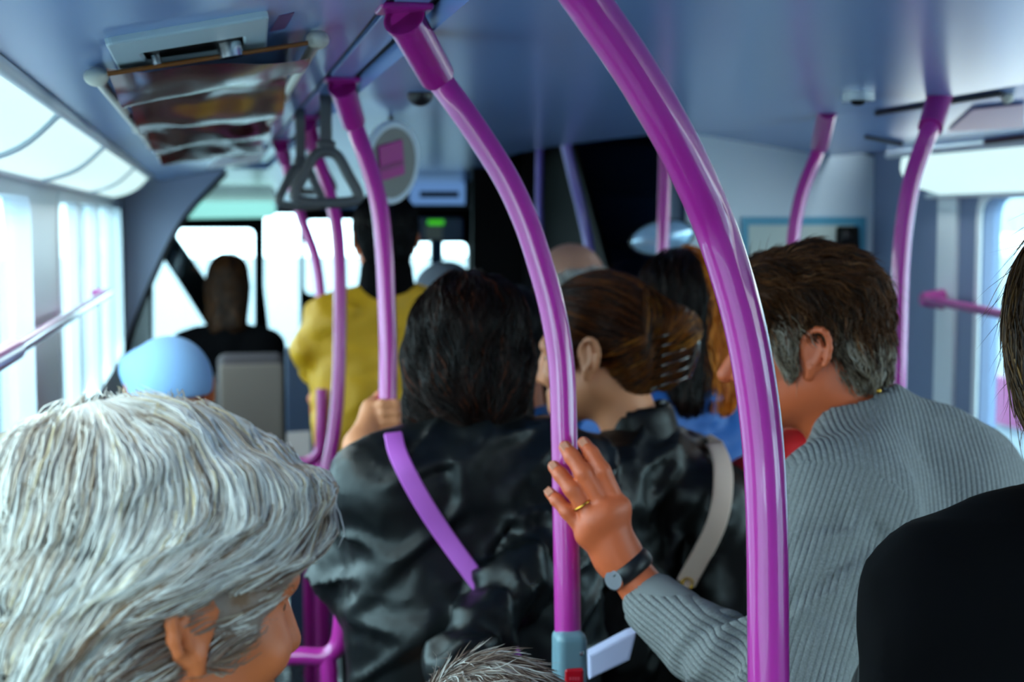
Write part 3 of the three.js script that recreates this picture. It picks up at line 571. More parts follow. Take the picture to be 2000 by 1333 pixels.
const palette = (list) => { const cs = list.map((h) => C(h)); return (p, tn, c) => { const k = Math.min(cs.length - 1, Math.max(0, (0.5 + 0.5 * noise(p.x * 26, p.y * 26, p.z * 26)) * 0.55 + tn * 0.45) * cs.length | 0); c.copy(cs[k]); }; };
// clothing and bodies, world axes
const lat = (yaw) => V(Math.cos(yaw), 0, -Math.sin(yaw)), fwd = (yaw) => V(-Math.sin(yaw), 0, -Math.cos(yaw));
function torsoField({ neck, hipY, yaw, w = 0.17, depth = 0.105, lean = V(0, 0, 0), belly = 0, k = 0.07, drop = 0.075 }) {
  const L = lat(yaw), Fw = fwd(yaw), at = (x, y, z) => neck.clone().addScaledVector(L, x).addScaledVector(Fw, z).setY(y).addScaledVector(lean, (neck.y - y) / 0.6);
  const y0 = neck.y - drop, ym = neck.y - 0.30;
  const fs = [];
  for (const s of [-1, 1]) fs.push(cap(at(s * (w - 0.05), y0 - 0.03, 0), at(s * 0.085, ym, 0.01), depth * 0.78, depth), cap(at(s * 0.085, ym, 0.01), at(s * 0.085, hipY, 0.0), depth, depth * 1.12), cap(at(s * 0.02, neck.y - 0.01, 0), at(s * w, y0, 0), 0.05, 0.062));
  fs.push(cap(at(0, neck.y - 0.07, 0), at(0, hipY, 0.005), depth * 0.72, depth * 0.95));
  if (belly) fs.push(ell(at(0, ym - 0.08, 0.07), 0.14, 0.2, 0.1));
  return { f: uni(k, ...fs), at, sh: (s) => at(s * w, y0, 0), hip: at(0, hipY, 0) };
}
const sleeve = (pts, rs, k = 0.03) => chain(pts, rs, k);
const folds = (f, amp, fx, fy, fz, seed = 0, ridged = true) => (x, y, z) => { const d = f(x, y, z); if (d > 0.05) return d; const n = noise(x * fx + seed, y * fy, z * fz); const m = noise(x * fx * 2.3, y * fy * 2.3 + seed, z * fz * 2.3); return d + amp * ((ridged ? 1 - 2 * Math.abs(n) : n) + 0.4 * m); };
function legs(g, hip, yaw, mTrouser = M.trousers, seated = false) {
  const L = lat(yaw), Fw = fwd(yaw);
  const q = (s, x, y, z) => hip.clone().addScaledVector(L, s * x).addScaledVector(Fw, z).setY(y);
  const parts = [], pts = [];
  for (const s of [-1, 1]) {
    const a = q(s, 0.085, hip.y, 0), b = seated ? q(s, 0.10, hip.y + 0.01, 0.40) : q(s, 0.095, hip.y * 0.53, 0.02), c = seated ? q(s, 0.10, 0.10, 0.42) : q(s, 0.095, 0.10, -0.01);
    parts.push(cap(a, b, 0.10, 0.068), cap(b, c, 0.066, 0.05)); pts.push(a, b, c);
  }
  part(g, 'trousers', nets(uni(0.03, ...parts), ...bounds(pts, 0.16), 0.018), mTrouser);
  for (const s of [-1, 1]) { const z0 = seated ? 0.42 : -0.01, heel = q(s, seated ? 0.1 : 0.095, 0.042, z0 - 0.04), toe = q(s, seated ? 0.1 : 0.095, 0.036, z0 + 0.17); part(g, 'shoe', nets(cut(0.01, uni(0.03, cap(heel, toe, 0.042, 0.034), cap(q(s, 0.095, 0.1, z0), heel, 0.045, 0.04)), (x, y, z) => y - 0.001), ...bounds([heel, toe, q(s, 0.095, 0.1, z0)], 0.06), 0.009), M.shoe); }
}
function person(label, at) { return thing('person', label, 'person', V(at.x, 0, at.z)); }
function eyes(g, m, skip) { for (const s of [-1, 1]) { const e = part(g, 'eye', ball(V(s * 0.030, 0.000, -0.0735), 0.0115).applyMatrix4(m), mat('#cfc6bf', { roughness: 0.2 })); part(e, 'iris', ball(V(s * 0.031, -0.001, -0.0825), 0.0062, 1, 1, 0.6).applyMatrix4(m), M.black); } }
// a hand from joints: wrist, then for each finger knuckle, middle joint, end joint, tip
function handField(wrist, fore, fingers, thumb, k = 0.006, R = 0.0092) {
  const fs = [];
  const kn = fingers.map((f) => f[0]);
  const palm = [cap(wrist, kn[0], 0.021, 0.0125), cap(wrist, kn[1], 0.022, 0.0125), cap(wrist, kn[2], 0.022, 0.012), cap(wrist, kn[3], 0.021, 0.011)];
  for (let i = 0; i < 3; i++) palm.push(cap(kn[i], kn[i + 1], 0.0115, 0.011));
  let f = uni(0.02, cap(wrist, fore, 0.026, 0.030), ...palm);
  fingers.forEach((p, i) => { const r = R * [1, 1.03, 0.98, 0.86][i]; f = uni(k, f, chain(p, [r * 1.12, r * 1.04, r * 0.93, r * 0.8], 0.004)); });
  return uni(k * 1.6, f, chain(thumb, [0.016, 0.0125, 0.0105, 0.0085], 0.006));
}
const handGeo = (args, cell = 0.0028) => { const pts = [args[0], args[1], ...args[2].flat(), ...args[3]]; return nets(handField(...args), ...bounds(pts, 0.04), cell); };

// ---- 1. white-haired woman, near left
{
  const c = px(314, 1160, 1.045), yaw = -1.13, m = frameOf(c, yaw, -0.16, -0.05, 1.0);
  const g = person('white-haired woman with swept-back short hair, nearest at the left', c);
  part(g, 'body', headGeo('w1', { neckLen: 0.2, nose: 0.98, cell: 0.0028 }).applyMatrix4(m), M.skin);
  eyes(g, m);
  // hair: full at the crown and back, a roll over the forehead, swept behind the ear
  const core = uni(0.03, ell(V(0, 0.044, 0.030), 0.096, 0.098, 0.116), ell(V(0, -0.03, 0.080), 0.080, 0.100, 0.070),
    cap(V(-0.045, 0.080, -0.056), V(0.036, 0.072, -0.074), 0.032, 0.030), ell(V(0.050, 0.050, -0.036), 0.034, 0.040, 0.040), ell(V(-0.050, 0.050, -0.036), 0.034, 0.040, 0.040),
    cap(V(0.064, 0.012, -0.040), V(0.072, -0.030, -0.024), 0.016, 0.008), cap(V(-0.064, 0.012, -0.040), V(-0.072, -0.030, -0.024), 0.016, 0.008));
  const lump = (x, y, z) => { const d = core(x, y, z); return Math.abs(d) > 0.04 ? d : d + 0.0060 * noise(x * 13 + 3, y * 26 + z * 9, z * 9) + 0.0030 * noise(x * 28, y * 64 + z * 20, z * 22); };
  const faceEl = ell(V(0, -0.034, -0.110), 0.125, 0.108, 0.080);
  const field = cut(0.010, lump, uni(0.008, faceEl, ell(V(0.094, -0.032, 0.006), 0.028, 0.022, 0.015), ell(V(-0.094, -0.032, 0.006), 0.028, 0.022, 0.015)));
  const clamp = (x) => Math.max(0, Math.min(1, x));
  const flow = (p, d, t, tn) => {
    // from the parting on top: down and forward into the roll over the brow, lower down swept back over the ear, falling at the nape
    const side = p.x < -0.015 ? -1 : 1, u = clamp((p.y - 0.045) / 0.085), back = clamp((p.z - 0.045) / 0.06);
    d.set(side * (0.25 + 0.8 * u), -0.42 - 0.5 * u, (1 - u) * 1.0 - u * 0.75);
    d.y -= back * 1.1; d.z += back * (0.3 * u - 0.45 * (1 - u)) + back * u * 0.6;
    d.x += 0.16 * noise(p.x * 9, p.y * 9, p.z * 9 + tn * 0.25); d.y += 0.3 * noise(p.x * 8 + 5, p.y * 12, p.z * 8 + tn * 0.25);
  };
  const pal = palette(['#7a5f49', '#bba793', '#dcd3c9', '#ece7e0', '#f5f2ed', '#e6d2ab']);
  const dark = C('#6b3d1e'), tan = C('#8c6440');                                          // the under-layer at the temples has kept its brown
  const tone = (p, tn, k) => { pal(p, tn, k); const edge = 0.066 - 0.25 * p.z + 0.012 * noise(p.x * 24, p.y * 40, p.z * 24); if (p.z < 0.035 && p.y < edge && p.y > -0.08 && noise(p.x * 16, p.y * 50, p.z * 10) + tn * 1.3 > 0.25) k.lerp(dark, 0.6 + 0.35 * tn); else if (p.z < 0.03 && p.y < edge + 0.038 && noise(p.x * 18, p.y * 44, p.z * 12) + tn > 0.5) k.lerp(tan, 0.75); };
  part(g, 'hair', hairGeo({ field, lo: V(-0.14, -0.15, -0.14), hi: V(0.14, 0.19, 0.19), cell: 0.004, n: 9500, flow, steps: 16, len: 0.0095, lift: 0.008, end: 0.008, rad: 0.0007, tone, wave: 0.10, fly: 0.03, stop: (p) => faceEl(p.x, p.y, p.z) < 0.004 || (p.z < 0 && p.y < 0.03 && Math.abs(p.x) > 0.088) }).applyMatrix4(m), hairMat(0.4));
  const neck = V(0, -0.19, 0.055).applyMatrix4(m), T = torsoField({ neck, hipY: 0.82, yaw: -0.8, w: 0.155 });
  const arms = [-1, 1].map((s) => { const S = T.sh(s), E = T.at(s * 0.22, 1.02, 0.0), Wr = T.at(s * 0.2, 0.84, 0.16); return sleeve([S, E, Wr], [0.062, 0.048, 0.036]); });
  part(g, 'coat', nets(folds(uni(0.03, T.f, ...arms), 0.004, 9, 9, 9), ...bounds([neck, T.hip, T.at(-0.26, 1, 0), T.at(0.26, 1, 0.2), T.at(0, 1, -0.1)], 0.14), 0.014), M.trousers);
  const hands = [-1, 1].map((s) => { const w = T.at(s * 0.2, 0.83, 0.17), L = lat(-0.8).multiplyScalar(s); const o = (x, y, z) => w.clone().addScaledVector(L, x).addScaledVector(fwd(-0.8), z).add(V(0, y, 0)); return handGeo([w, T.at(s * 0.205, 0.88, 0.13), [-0.027, -0.009, 0.009, 0.027].map((x, i) => [o(x, -0.06, 0.05), o(x, -0.09, 0.07), o(x, -0.112, 0.075), o(x, -0.130, 0.068)]), [o(-0.02, -0.02, 0.02), o(-0.04, -0.04, 0.04), o(-0.045, -0.065, 0.055), o(-0.04, -0.085, 0.06)]], 0.005); });
  part(g, 'hands', join(...hands), M.skin);
  legs(g, T.hip, -0.8);
}
// ---- 2. person in black at the right edge
{
  const c = px(2192, 705, 1.24), yaw = -0.15, m = frameOf(c, yaw, -0.05, 0, 1.02);
  const g = person('person in a plain black top with brown hair, cut by the right edge', c);
  part(g, 'body', headGeo('n1', { cell: 0.004, neckLen: 0.13, neckBack: 0.0 }).applyMatrix4(m), M.skin);
  const field = uni(0.03, ell(V(0, 0.04, 0.018), 0.092, 0.102, 0.112), ell(V(0, -0.035, 0.072), 0.082, 0.085, 0.058), ell(V(0.06, -0.01, 0.03), 0.034, 0.06, 0.05), ell(V(-0.06, -0.01, 0.03), 0.034, 0.06, 0.05));
  const flow = (p, d) => d.set(p.x * 6, -0.9, 0.35 + p.z * 2);
  part(g, 'hair', hairGeo({ field, lo: V(-0.13, -0.15, -0.12), hi: V(0.13, 0.17, 0.17), cell: 0.005, n: 3200, flow, steps: 11, len: 0.0085, lift: 0.008, end: 0.006, rad: 0.0007, wave: 0.4, fly: 0.10, tone: palette(['#1f1209', '#2f1d0e', '#432b13', '#5a3d1c', '#87602c']) }).applyMatrix4(m), hairMat());
  const neck = px(2205, 985, 1.24), T = torsoField({ neck, hipY: 0.9, yaw: -0.12, w: 0.168, depth: 0.10, drop: 0.075, k: 0.06 });
  const arms = [-1, 1].map((s) => { const S = T.sh(s).add(V(0, -0.012, 0)), E = T.at(s * 0.20, 1.10, -0.02), Wr = T.at(s * 0.23, 0.98, 0.2); return sleeve([S, E, Wr], [0.064, 0.054, 0.038]); });
  part(g, 'top', nets(folds(uni(0.03, T.f, ...arms), 0.003, 8, 6, 8), ...bounds([neck, T.hip, T.at(-0.28, 1, -0.1), T.at(0.28, 1, 0.24)], 0.13), 0.011), M.blackCloth);
  const hands = [-1, 1].map((s) => { const w = T.at(s * 0.23, 0.975, 0.22), o = (x, y, z) => w.clone().addScaledVector(lat(yaw), x * s).addScaledVector(fwd(yaw), z).add(V(0, y, 0)); return handGeo([w, T.at(s * 0.23, 0.99, 0.17), [-0.027, -0.009, 0.009, 0.027].map((x) => [o(x, -0.03, 0.075), o(x, -0.055, 0.105), o(x, -0.075, 0.108), o(x, -0.09, 0.095)]), [o(-0.02, 0, 0.03), o(-0.04, -0.01, 0.055), o(-0.045, -0.025, 0.08), o(-0.04, -0.04, 0.095)]], 0.005); });
  part(g, 'hands', join(...hands), M.skin);
  legs(g, T.hip, yaw);
}
// ---- 3. man in the grey ribbed jumper
{
  const yaw = 1.16, c = px(1572, 672, 2.04), m = frameOf(c, yaw, -0.10, 0.06, 0.99);
  const g = person('greying man in a grey ribbed jumper holding the second pole', px(1740, 1200, 2.05));
  const wrist = px(1206, 1086, 1.838), fore = px(1262, 1160, 1.834);
  const fing = [
    [px(1208, 992, 1.826), px(1176, 920, 1.822), px(1155, 886, 1.831), px(1140, 866, 1.843)],
    [px(1184, 1000, 1.819), px(1139, 924, 1.818), px(1117, 892, 1.829), px(1104, 874, 1.838)],
    [px(1160, 1018, 1.820), px(1117, 956, 1.820), px(1095, 928, 1.831), px(1082, 912, 1.841)],
    [px(1146, 1044, 1.827), px(1108, 1000, 1.828), px(1088, 978, 1.835), px(1074, 963, 1.845)]];
  const thumb = [px(1206, 1050, 1.845), px(1192, 990, 1.876), px(1170, 948, 1.894), px(1150, 918, 1.906)];
  const hand = handGeo([wrist, fore, fing, thumb, 0.004, 0.0106], 0.0024);
  part(g, 'body', join(headGeo('man', { neckLen: 0.19, neckBack: 0.075, neckR: 0.062, nose: 1.05, cell: 0.0028 }).applyMatrix4(m), hand), M.skinRed);
  eyes(g, m);
  fing.forEach((f) => { const d = f[3].clone().sub(f[2]).normalize(), tow = camera.position.clone().sub(f[3]).normalize(); const n = new RoundedBoxGeometry(0.0100, 0.0115, 0.0026, 2, 0.0012); const zA = tow.clone().addScaledVector(d, -tow.dot(d)).normalize(), xA = d.clone().cross(zA); n.applyMatrix4(new THREE.Matrix4().makeBasis(xA, d, zA).setPosition(mix(f[2], f[3], 0.85).addScaledVector(zA, 0.0078))); part(g, 'fingernail', n, M.nail); });
  { const a = fing[2][0], b = fing[2][1], d = b.clone().sub(a).normalize(), p = mix(a, b, 0.52); const r = new THREE.TorusGeometry(0.0124, 0.0018, 8, 32).applyQuaternion(new THREE.Quaternion().setFromUnitVectors(V(0, 0, 1), d)); part(g, 'ring', r.translate(p.x, p.y, p.z), M.gold, 'gold wedding ring'); }
  { // watch on the wrist
    const d = fore.clone().sub(wrist).normalize(), q = new THREE.Quaternion().setFromUnitVectors(V(0, 0, 1), d), e = px(1226, 1112, 1.837);
    const band = part(g, 'watch_strap', new THREE.TorusGeometry(0.0295, 0.006, 10, 48).scale(1, 1, 2.0).applyQuaternion(q).translate(e.x, e.y, e.z), M.rubber, 'black watch strap');
    const tow = camera.position.clone().sub(e).normalize(), s = e.clone().addScaledVector(tow, 0.024).addScaledVector(px(1180, 1150, 1.837).sub(px(1226, 1112, 1.837)).normalize(), 0.021);
    part(band, 'watch_face', new THREE.CylinderGeometry(0.0125, 0.0135, 0.009, 28).applyQuaternion(new THREE.Quaternion().setFromUnitVectors(V(0, 1, 0), tow.clone().add(V(-0.7, -0.25, 0)).normalize())).translate(s.x, s.y, s.z), M.chrome, 'pale watch face');
  }
  // hair: short, thick, brown on top and grey at the temples, hairline behind the temple
  const core = uni(0.02, ell(V(0, 0.048, 0.020), 0.085, 0.094, 0.104), ell(V(0, -0.02, 0.074), 0.070, 0.062, 0.044), cap(V(-0.05, 0.085, -0.05), V(0.05, 0.085, -0.05), 0.04), cap(V(-0.068, 0.02, -0.03), V(-0.071, -0.025, -0.022), 0.014, 0.008), cap(V(0.068, 0.02, -0.03), V(0.071, -0.025, -0.022), 0.014, 0.008));
  const field = cut(0.010, (x, y, z) => { const d = core(x, y, z); return Math.abs(d) > 0.03 ? d : d + 0.004 * noise(x * 22, y * 26, z * 22); }, uni(0.006, ell(V(0, -0.026, -0.098), 0.115, 0.098, 0.068), ell(V(0.085, -0.014, 0.006), 0.034, 0.036, 0.024), ell(V(-0.085, -0.014, 0.006), 0.034, 0.036, 0.024)));
  const flow = (p, d, t, tn) => { d.set(p.x * 5, p.y > 0.09 ? -0.1 : -1, 0.7 + (p.y > 0.08 ? 0.4 : 0) - 0.8 * t * (p.y < 0.06)); d.x += 0.4 * noise(p.x * 16, p.y * 16, p.z * 16 + tn); };
  const top = palette(['#1c0d05', '#301908', '#4a280f', '#663b1c', '#8a5c38']), side = palette(['#2a1d14', '#574637', '#85735f', '#a8998a', '#c4b8aa']);
  part(g, 'hair', hairGeo({ field, lo: V(-0.12, -0.10, -0.12), hi: V(0.12, 0.17, 0.15), cell: 0.004, n: 5200, flow, steps: 8, len: 0.0058, lift: 0.007, end: 0.010, rad: 0.0008, wave: 0.45, fly: 0.05, tone: (p, tn, k) => (p.y < 0.045 + 0.02 * noise(p.x * 30, p.y * 30, p.z * 30) + (p.z > 0.06 ? -0.035 : 0) ? side : top)(p, tn, k) }).applyMatrix4(m), hairMat(0.5));
  // jumper
  const N = px(1700, 866, 2.02), SL = px(1652, 985, 1.88), SR = px(1890, 992, 2.24), El = px(1530, 1385, 1.68), Cf = px(1272, 1178, 1.830), hip = px(1800, 1640, 2.12), bk = px(1822, 990, 2.06), mid = px(1770, 1230, 2.06);
  const El2 = px(1940, 1330, 2.32), Cf2 = px(1820, 1450, 2.42);
  const bits = [
    { f: cap(N, bk, 0.072, 0.10), a: bk, b: hip }, { f: cap(N, SL, 0.066, 0.074), a: bk, b: hip }, { f: cap(bk, SR, 0.10, 0.082), a: bk, b: hip }, { f: cap(SL, mid, 0.078, 0.155), a: bk, b: hip }, { f: cap(bk, mid, 0.12, 0.16), a: bk, b: hip }, { f: cap(SR, mid, 0.085, 0.15), a: bk, b: hip }, { f: cap(mid, hip, 0.16, 0.165), a: bk, b: hip }];
  const arm = [{ f: cap(SL, El, 0.079, 0.066), a: SL, b: El }, { f: cap(El, Cf, 0.066, 0.040), a: El, b: Cf }];
  const body = uni(0.08, ...bits.map((b) => b.f)), armF = uni(0.03, ...arm.map((b) => b.f)), arm2 = chain([SR, El2, Cf2], [0.078, 0.062, 0.042], 0.03);
  let sw = uni(0.028, body, armF, arm2);
  // gathered folds of the pushed-up forearm and along the body, hollow at the neck
  const ax = Cf.clone().sub(El), aL = ax.length(); ax.normalize();
  const ripple = (x, y, z) => { const d = sw(x, y, z); if (Math.abs(d) > 0.04) return d; const s = (x - El.x) * ax.x + (y - El.y) * ax.y + (z - El.z) * ax.z, near = armF(x, y, z) - body(x, y, z) < -0.005 ? 1 : 0; const w = near * Math.max(0, Math.min(1, (s + 0.02) / 0.05)) * Math.max(0, Math.min(1, (aL - 0.07 - s) / 0.06)); return d + w * 0.0075 * Math.sin(s * 125 + 2.2 * noise(x * 12, y * 12, z * 12)) + 0.0065 * (1 - w) * noise(x * 9, y * 3.2 + 2, z * 9); };
  const jf = cut(0.008, ripple, cap(V(0, -0.02, 0.03).applyMatrix4(m), V(0, -0.225, 0.085).applyMatrix4(m), 0.070, 0.066));
  const jg = nets(jf, ...bounds([N, SL, SR, El, Cf, hip, El2, Cf2], 0.19), 0.0085).toNonIndexed();
  { // rib direction runs down the body and along each sleeve: u counts ribs, v runs along them
    const P = jg.attributes.position, UV = jg.attributes.uv, v = V(0, 0, 0), all = [...arm, { f: cap(SR, El2, 0.078, 0.062), a: SR, b: El2 }, { f: cap(El2, Cf2, 0.06, 0.04), a: El2, b: Cf2 }];
    for (let i = 0; i < P.count; i += 3) {
      v.set(0, 0, 0); for (let k = 0; k < 3; k++) v.add(V(P.getX(i + k) / 3, P.getY(i + k) / 3, P.getZ(i + k) / 3));
      let best = { f: body, a: bk, b: hip, r: 0.17 }, bd = body(v.x, v.y, v.z) + 0.004;
      const past = (S, E, r) => { const u = E.clone().sub(S).normalize(), w = v.clone().sub(S), l = w.dot(u); return l > 0.015 && w.addScaledVector(u, -l).length() < r; };
      bd = 1; if (past(SL, El, 0.105) || past(El, Cf, 0.1) || past(SR, El2, 0.1)) for (const b of all) { const d = b.f(v.x, v.y, v.z); if (d < bd) { bd = d; best = b; } }
      const dir = best.b.clone().sub(best.a).normalize(), side = (best.r ? V(0.97, 0, 0.25) : V(-0.45, 0, 0.9).cross(dir)); side.addScaledVector(dir, -side.dot(dir)).normalize();
      for (let k = 0; k < 3; k++) { const q = V(P.getX(i + k), P.getY(i + k), P.getZ(i + k)).sub(best.a); UV.setXY(i + k, q.dot(side) / 0.0075, q.dot(dir) / 0.0075); }
    }
  }
  const knit = tex(64, 64, (u, v) => { const r = Math.abs(Math.sin(u * tau)); return 0.15 + 0.75 * Math.sqrt(r); }, false, 0.5, 0.5);
  const heather = tex(256, 256, (u, v) => { const n = 0.5 + 0.5 * per(u, v, 40, 2) + 0.35 * (rnd() - 0.5); const k = 0.40 + 0.16 * n; return [k * 1.0, k * 1.0, k * 1.0]; }, true, 0.035, 0.035);
  part(g, 'jumper', jg, phys('#ffffff', { map: heather, roughness: 0.95, bumpMap: knit, bumpScale: 0.0035, sheen: 0.35, sheenRoughness: 0.6 }));
  const cd = Cf.clone().sub(El).normalize();
  part(g, 'cuff', nets(cut(0.004, cap(Cf.clone().addScaledVector(cd, -0.045), Cf.clone().addScaledVector(cd, -0.006), 0.0450, 0.0415), cap(Cf.clone().addScaledVector(cd, -0.1), Cf.clone().addScaledVector(cd, 0.1), 0.034)), ...bounds([Cf], 0.11), 0.004), phys('#ffffff', { map: heather, roughness: 0.95 }));
  part(g, 'neck_chain', ball(px(1716, 764, 1.975), 0.0035), M.gold, 'glint of a gold chain');
  legs(g, hip.clone(), yaw * 0.9);
}
// ---- 4. woman in the black leather jacket, back turned
const simpleHand = (w, from, yaw, s, cell = 0.005) => { const o = (x, y, z) => w.clone().addScaledVector(lat(yaw), x * s).addScaledVector(fwd(yaw), z).add(V(0, y, 0)); return handGeo([w, from, [-0.027, -0.009, 0.009, 0.027].map((x) => [o(x, -0.06, 0.03), o(x, -0.095, 0.045), o(x, -0.115, 0.045), o(x, -0.132, 0.038)]), [o(-0.02, -0.02, 0.015), o(-0.038, -0.045, 0.035), o(-0.042, -0.068, 0.045), o(-0.038, -0.088, 0.05)]], cell); };
{
  const c = px(915, 700, 2.38), yaw = 0.02, m = frameOf(c, yaw, -0.18, 0.0, 1.0);
  const g = person('woman in a shiny black leather jacket with dark bobbed hair, back turned', c);
  // her left hand closes round the third pole
  const pc = px(757, 812, 2.725), w = px(703, 872, 2.66), e = px(690, 925, 2.60);
  const o = (x, y, z) => pc.clone().add(V(x, y, z));
  const fing = [0, 1, 2, 3].map((i) => { const y = 0.022 - i * 0.017; return [o(-0.034, y - 0.004, 0.012), o(-0.014, y + 0.004, 0.030), o(0.012, y + 0.004, 0.029), o(0.028, y, 0.012)]; });
  const thumb = [o(-0.040, -0.012, 0.0), o(-0.030, 0.020, -0.010), o(-0.012, 0.034, -0.026), o(0.010, 0.036, -0.028)];
  part(g, 'body', join(headGeo('n2', { cell: 0.004, neckLen: 0.09, neckBack: -0.01 }).applyMatrix4(m), handGeo([w, e, fing, thumb], 0.003)), M.skinPale);
  const core = uni(0.03, ell(V(0, 0.042, 0.018), 0.096, 0.098, 0.112), ell(V(0, -0.045, 0.062), 0.088, 0.080, 0.060), cap(V(0.072, -0.01, 0.0), V(0.078, -0.088, 0.01), 0.036, 0.026), cap(V(-0.072, -0.01, 0.0), V(-0.082, -0.098, 0.01), 0.038, 0.028));
  const field = cut(0.01, (x, y, z) => { const d = core(x, y, z); return Math.abs(d) > 0.03 ? d : d + 0.006 * noise(x * 20, y * 9, z * 16); }, ell(V(0, -0.04, -0.1), 0.07, 0.09, 0.07));
  const flow = (p, d, t, tn) => { d.set(p.x * 4 * (p.y > 0 ? 1 : -1.4), -1, 0.5 + p.z); d.x += 0.5 * noise(p.x * 13, p.y * 9, p.z * 13 + tn); };
  part(g, 'hair', hairGeo({ field, lo: V(-0.14, -0.16, -0.12), hi: V(0.14, 0.16, 0.16), cell: 0.005, n: 3800, flow, steps: 11, len: 0.009, lift: 0.006, end: 0.005, rad: 0.0009, wave: 0.35, fly: 0.01, tone: palette(['#060203', '#0b0403', '#150704', '#240d05', '#5a270c']) }).applyMatrix4(m), hairMat(0.5));
  const neck = V(0, -0.130, 0.030).applyMatrix4(m), T = torsoField({ neck, hipY: 0.86, yaw, w: 0.175, depth: 0.115, k: 0.07, drop: 0.07 });
  const SL = px(750, 965, 2.38), EL = px(680, 1120, 2.42), SR = px(1062, 905, 2.40), ER = px(1035, 1085, 2.30), CR = px(905, 1290, 2.14);
  const armL = uni(0.03, chain([SL, EL], [0.072, 0.058], 0.03), cap(EL, px(690, 945, 2.60), 0.055, 0.046));
  const armR = chain([SR, ER, CR, px(880, 1400, 2.10)], [0.070, 0.058, 0.046, 0.042], 0.03);
  const ax = CR.clone().sub(ER).normalize();
  let f = uni(0.035, T.f, armL);
  f = uni(0.014, f, armR);
  const folded = (x, y, z) => { const d = f(x, y, z); if (Math.abs(d) > 0.05) return d; const n1 = noise(x * 3.6 + 1, y * 8 - x * 4, z * 4), n2 = noise(x * 12, y * 17 + x * 12, z * 10 + 4); const onArm = armR(x, y, z) < T.f(x, y, z) ? 1 : 0; const s = (x - ER.x) * ax.x + (y - ER.y) * ax.y + (z - ER.z) * ax.z; return d - 0.011 * (1 - Math.min(1, Math.abs(n1) * 3.2)) * (1 - onArm) - 0.0025 * (1 - Math.min(1, Math.abs(n2) * 2.5)) + onArm * 0.010 * Math.sin(s * 68 + 2.5 * noise(x * 11, y * 11, z * 11)); };
  part(g, 'leather_jacket', nets(folded, ...bounds([neck, T.hip, SL, EL, SR, ER, px(880, 1400, 2.10), T.at(0, 1.2, 0.1)], 0.15), 0.0085), M.leather);
  const col = nets(cut(0.006, cap(neck.clone().add(V(0, -0.03, 0)), neck.clone().add(V(0, 0.022, -0.01)), 0.078, 0.072), cap(neck.clone().add(V(0, -0.1, 0)), neck.clone().add(V(0, 0.2, -0.02)), 0.060)), ...bounds([neck], 0.13), 0.006);
  part(g, 'collar', col, M.leather);
  part(g, 'hand', simpleHand(px(878, 1415, 2.09), px(880, 1395, 2.10), 0.4, 1), M.skinPale);
  legs(g, T.hip, yaw);
  // strap over her back
  const bare = uni(0.035, T.f, armL), back = (x, y, z) => Math.min(bare(x, y, z) - 0.009, armR(x, y, z) > 0.02 ? folded(x, y, z) : 1);
  const surf = (u, v) => { let d = 1.9; for (let i = 0; i < 90; i++) { const p = px(u, v, d), s = back(p.x, p.y, p.z); if (s < 0.001) break; d += Math.max(0.001, s * 0.7); } return { p: px(u, v, d - 0.002), d }; };
  const path = [[768, 848], [775, 880], [790, 915], [808, 950], [828, 985], [850, 1020], [876, 1058], [902, 1094], [926, 1126], [955, 1165], [985, 1205]].map(([u, v]) => surf(u, v).p);
  ribbon('shoulder_bag', 'lilac shoulder strap crossing the back of the leather jacket', 'bag', path, 0.030, 0.004, M.lilac, V(0, 0, 1), (b) => {
    const e = path[path.length - 1]; part(b, 'lower_strap', rod(e, V(e.x + 0.05, e.y - 0.16, e.z + 0.01), 0.006), M.lilac); part(b, 'pouch', new RoundedBoxGeometry(0.2, 0.15, 0.05, 3, 0.02).translate(e.x + 0.06, e.y - 0.235, e.z + 0.02), M.leather);
  });
}
function ribbon(name, label, cat, path, w, t, m, faceTo, more) {        // a flat band lying along a path
  const c = curve(path), n = 40, P = [], I = [];
  for (let i = 0; i <= n; i++) {
    const p = c.getPointAt(i / n), d = c.getTangentAt(i / n), out = faceTo.clone().addScaledVector(d, -faceTo.dot(d)).normalize(), s = d.clone().cross(out);
    for (const [a, b] of [[-0.5, 0], [-0.42, 1], [0.42, 1], [0.5, 0], [0.42, -0.4], [-0.42, -0.4]]) { const q = p.clone().addScaledVector(s, a * w).addScaledVector(out, b * t); P.push(q.x, q.y, q.z); }
  }
  for (let i = 0; i < n; i++) for (let k = 0; k < 6; k++) { const a = i * 6 + k, b = i * 6 + (k + 1) % 6; I.push(a, b, a + 6, b, b + 6, a + 6); }
  const geo = new THREE.BufferGeometry(); geo.setAttribute('position', new THREE.Float32BufferAttribute(P, 3)); geo.setIndex(I); geo.computeVertexNormals(); geo.setAttribute('uv', new THREE.Float32BufferAttribute(new Float32Array(P.length / 3 * 2), 2));
  const g = thing(name, label, cat, path[path.length - 1]); part(g, 'strap', geo, m); more?.(g); return g;
}
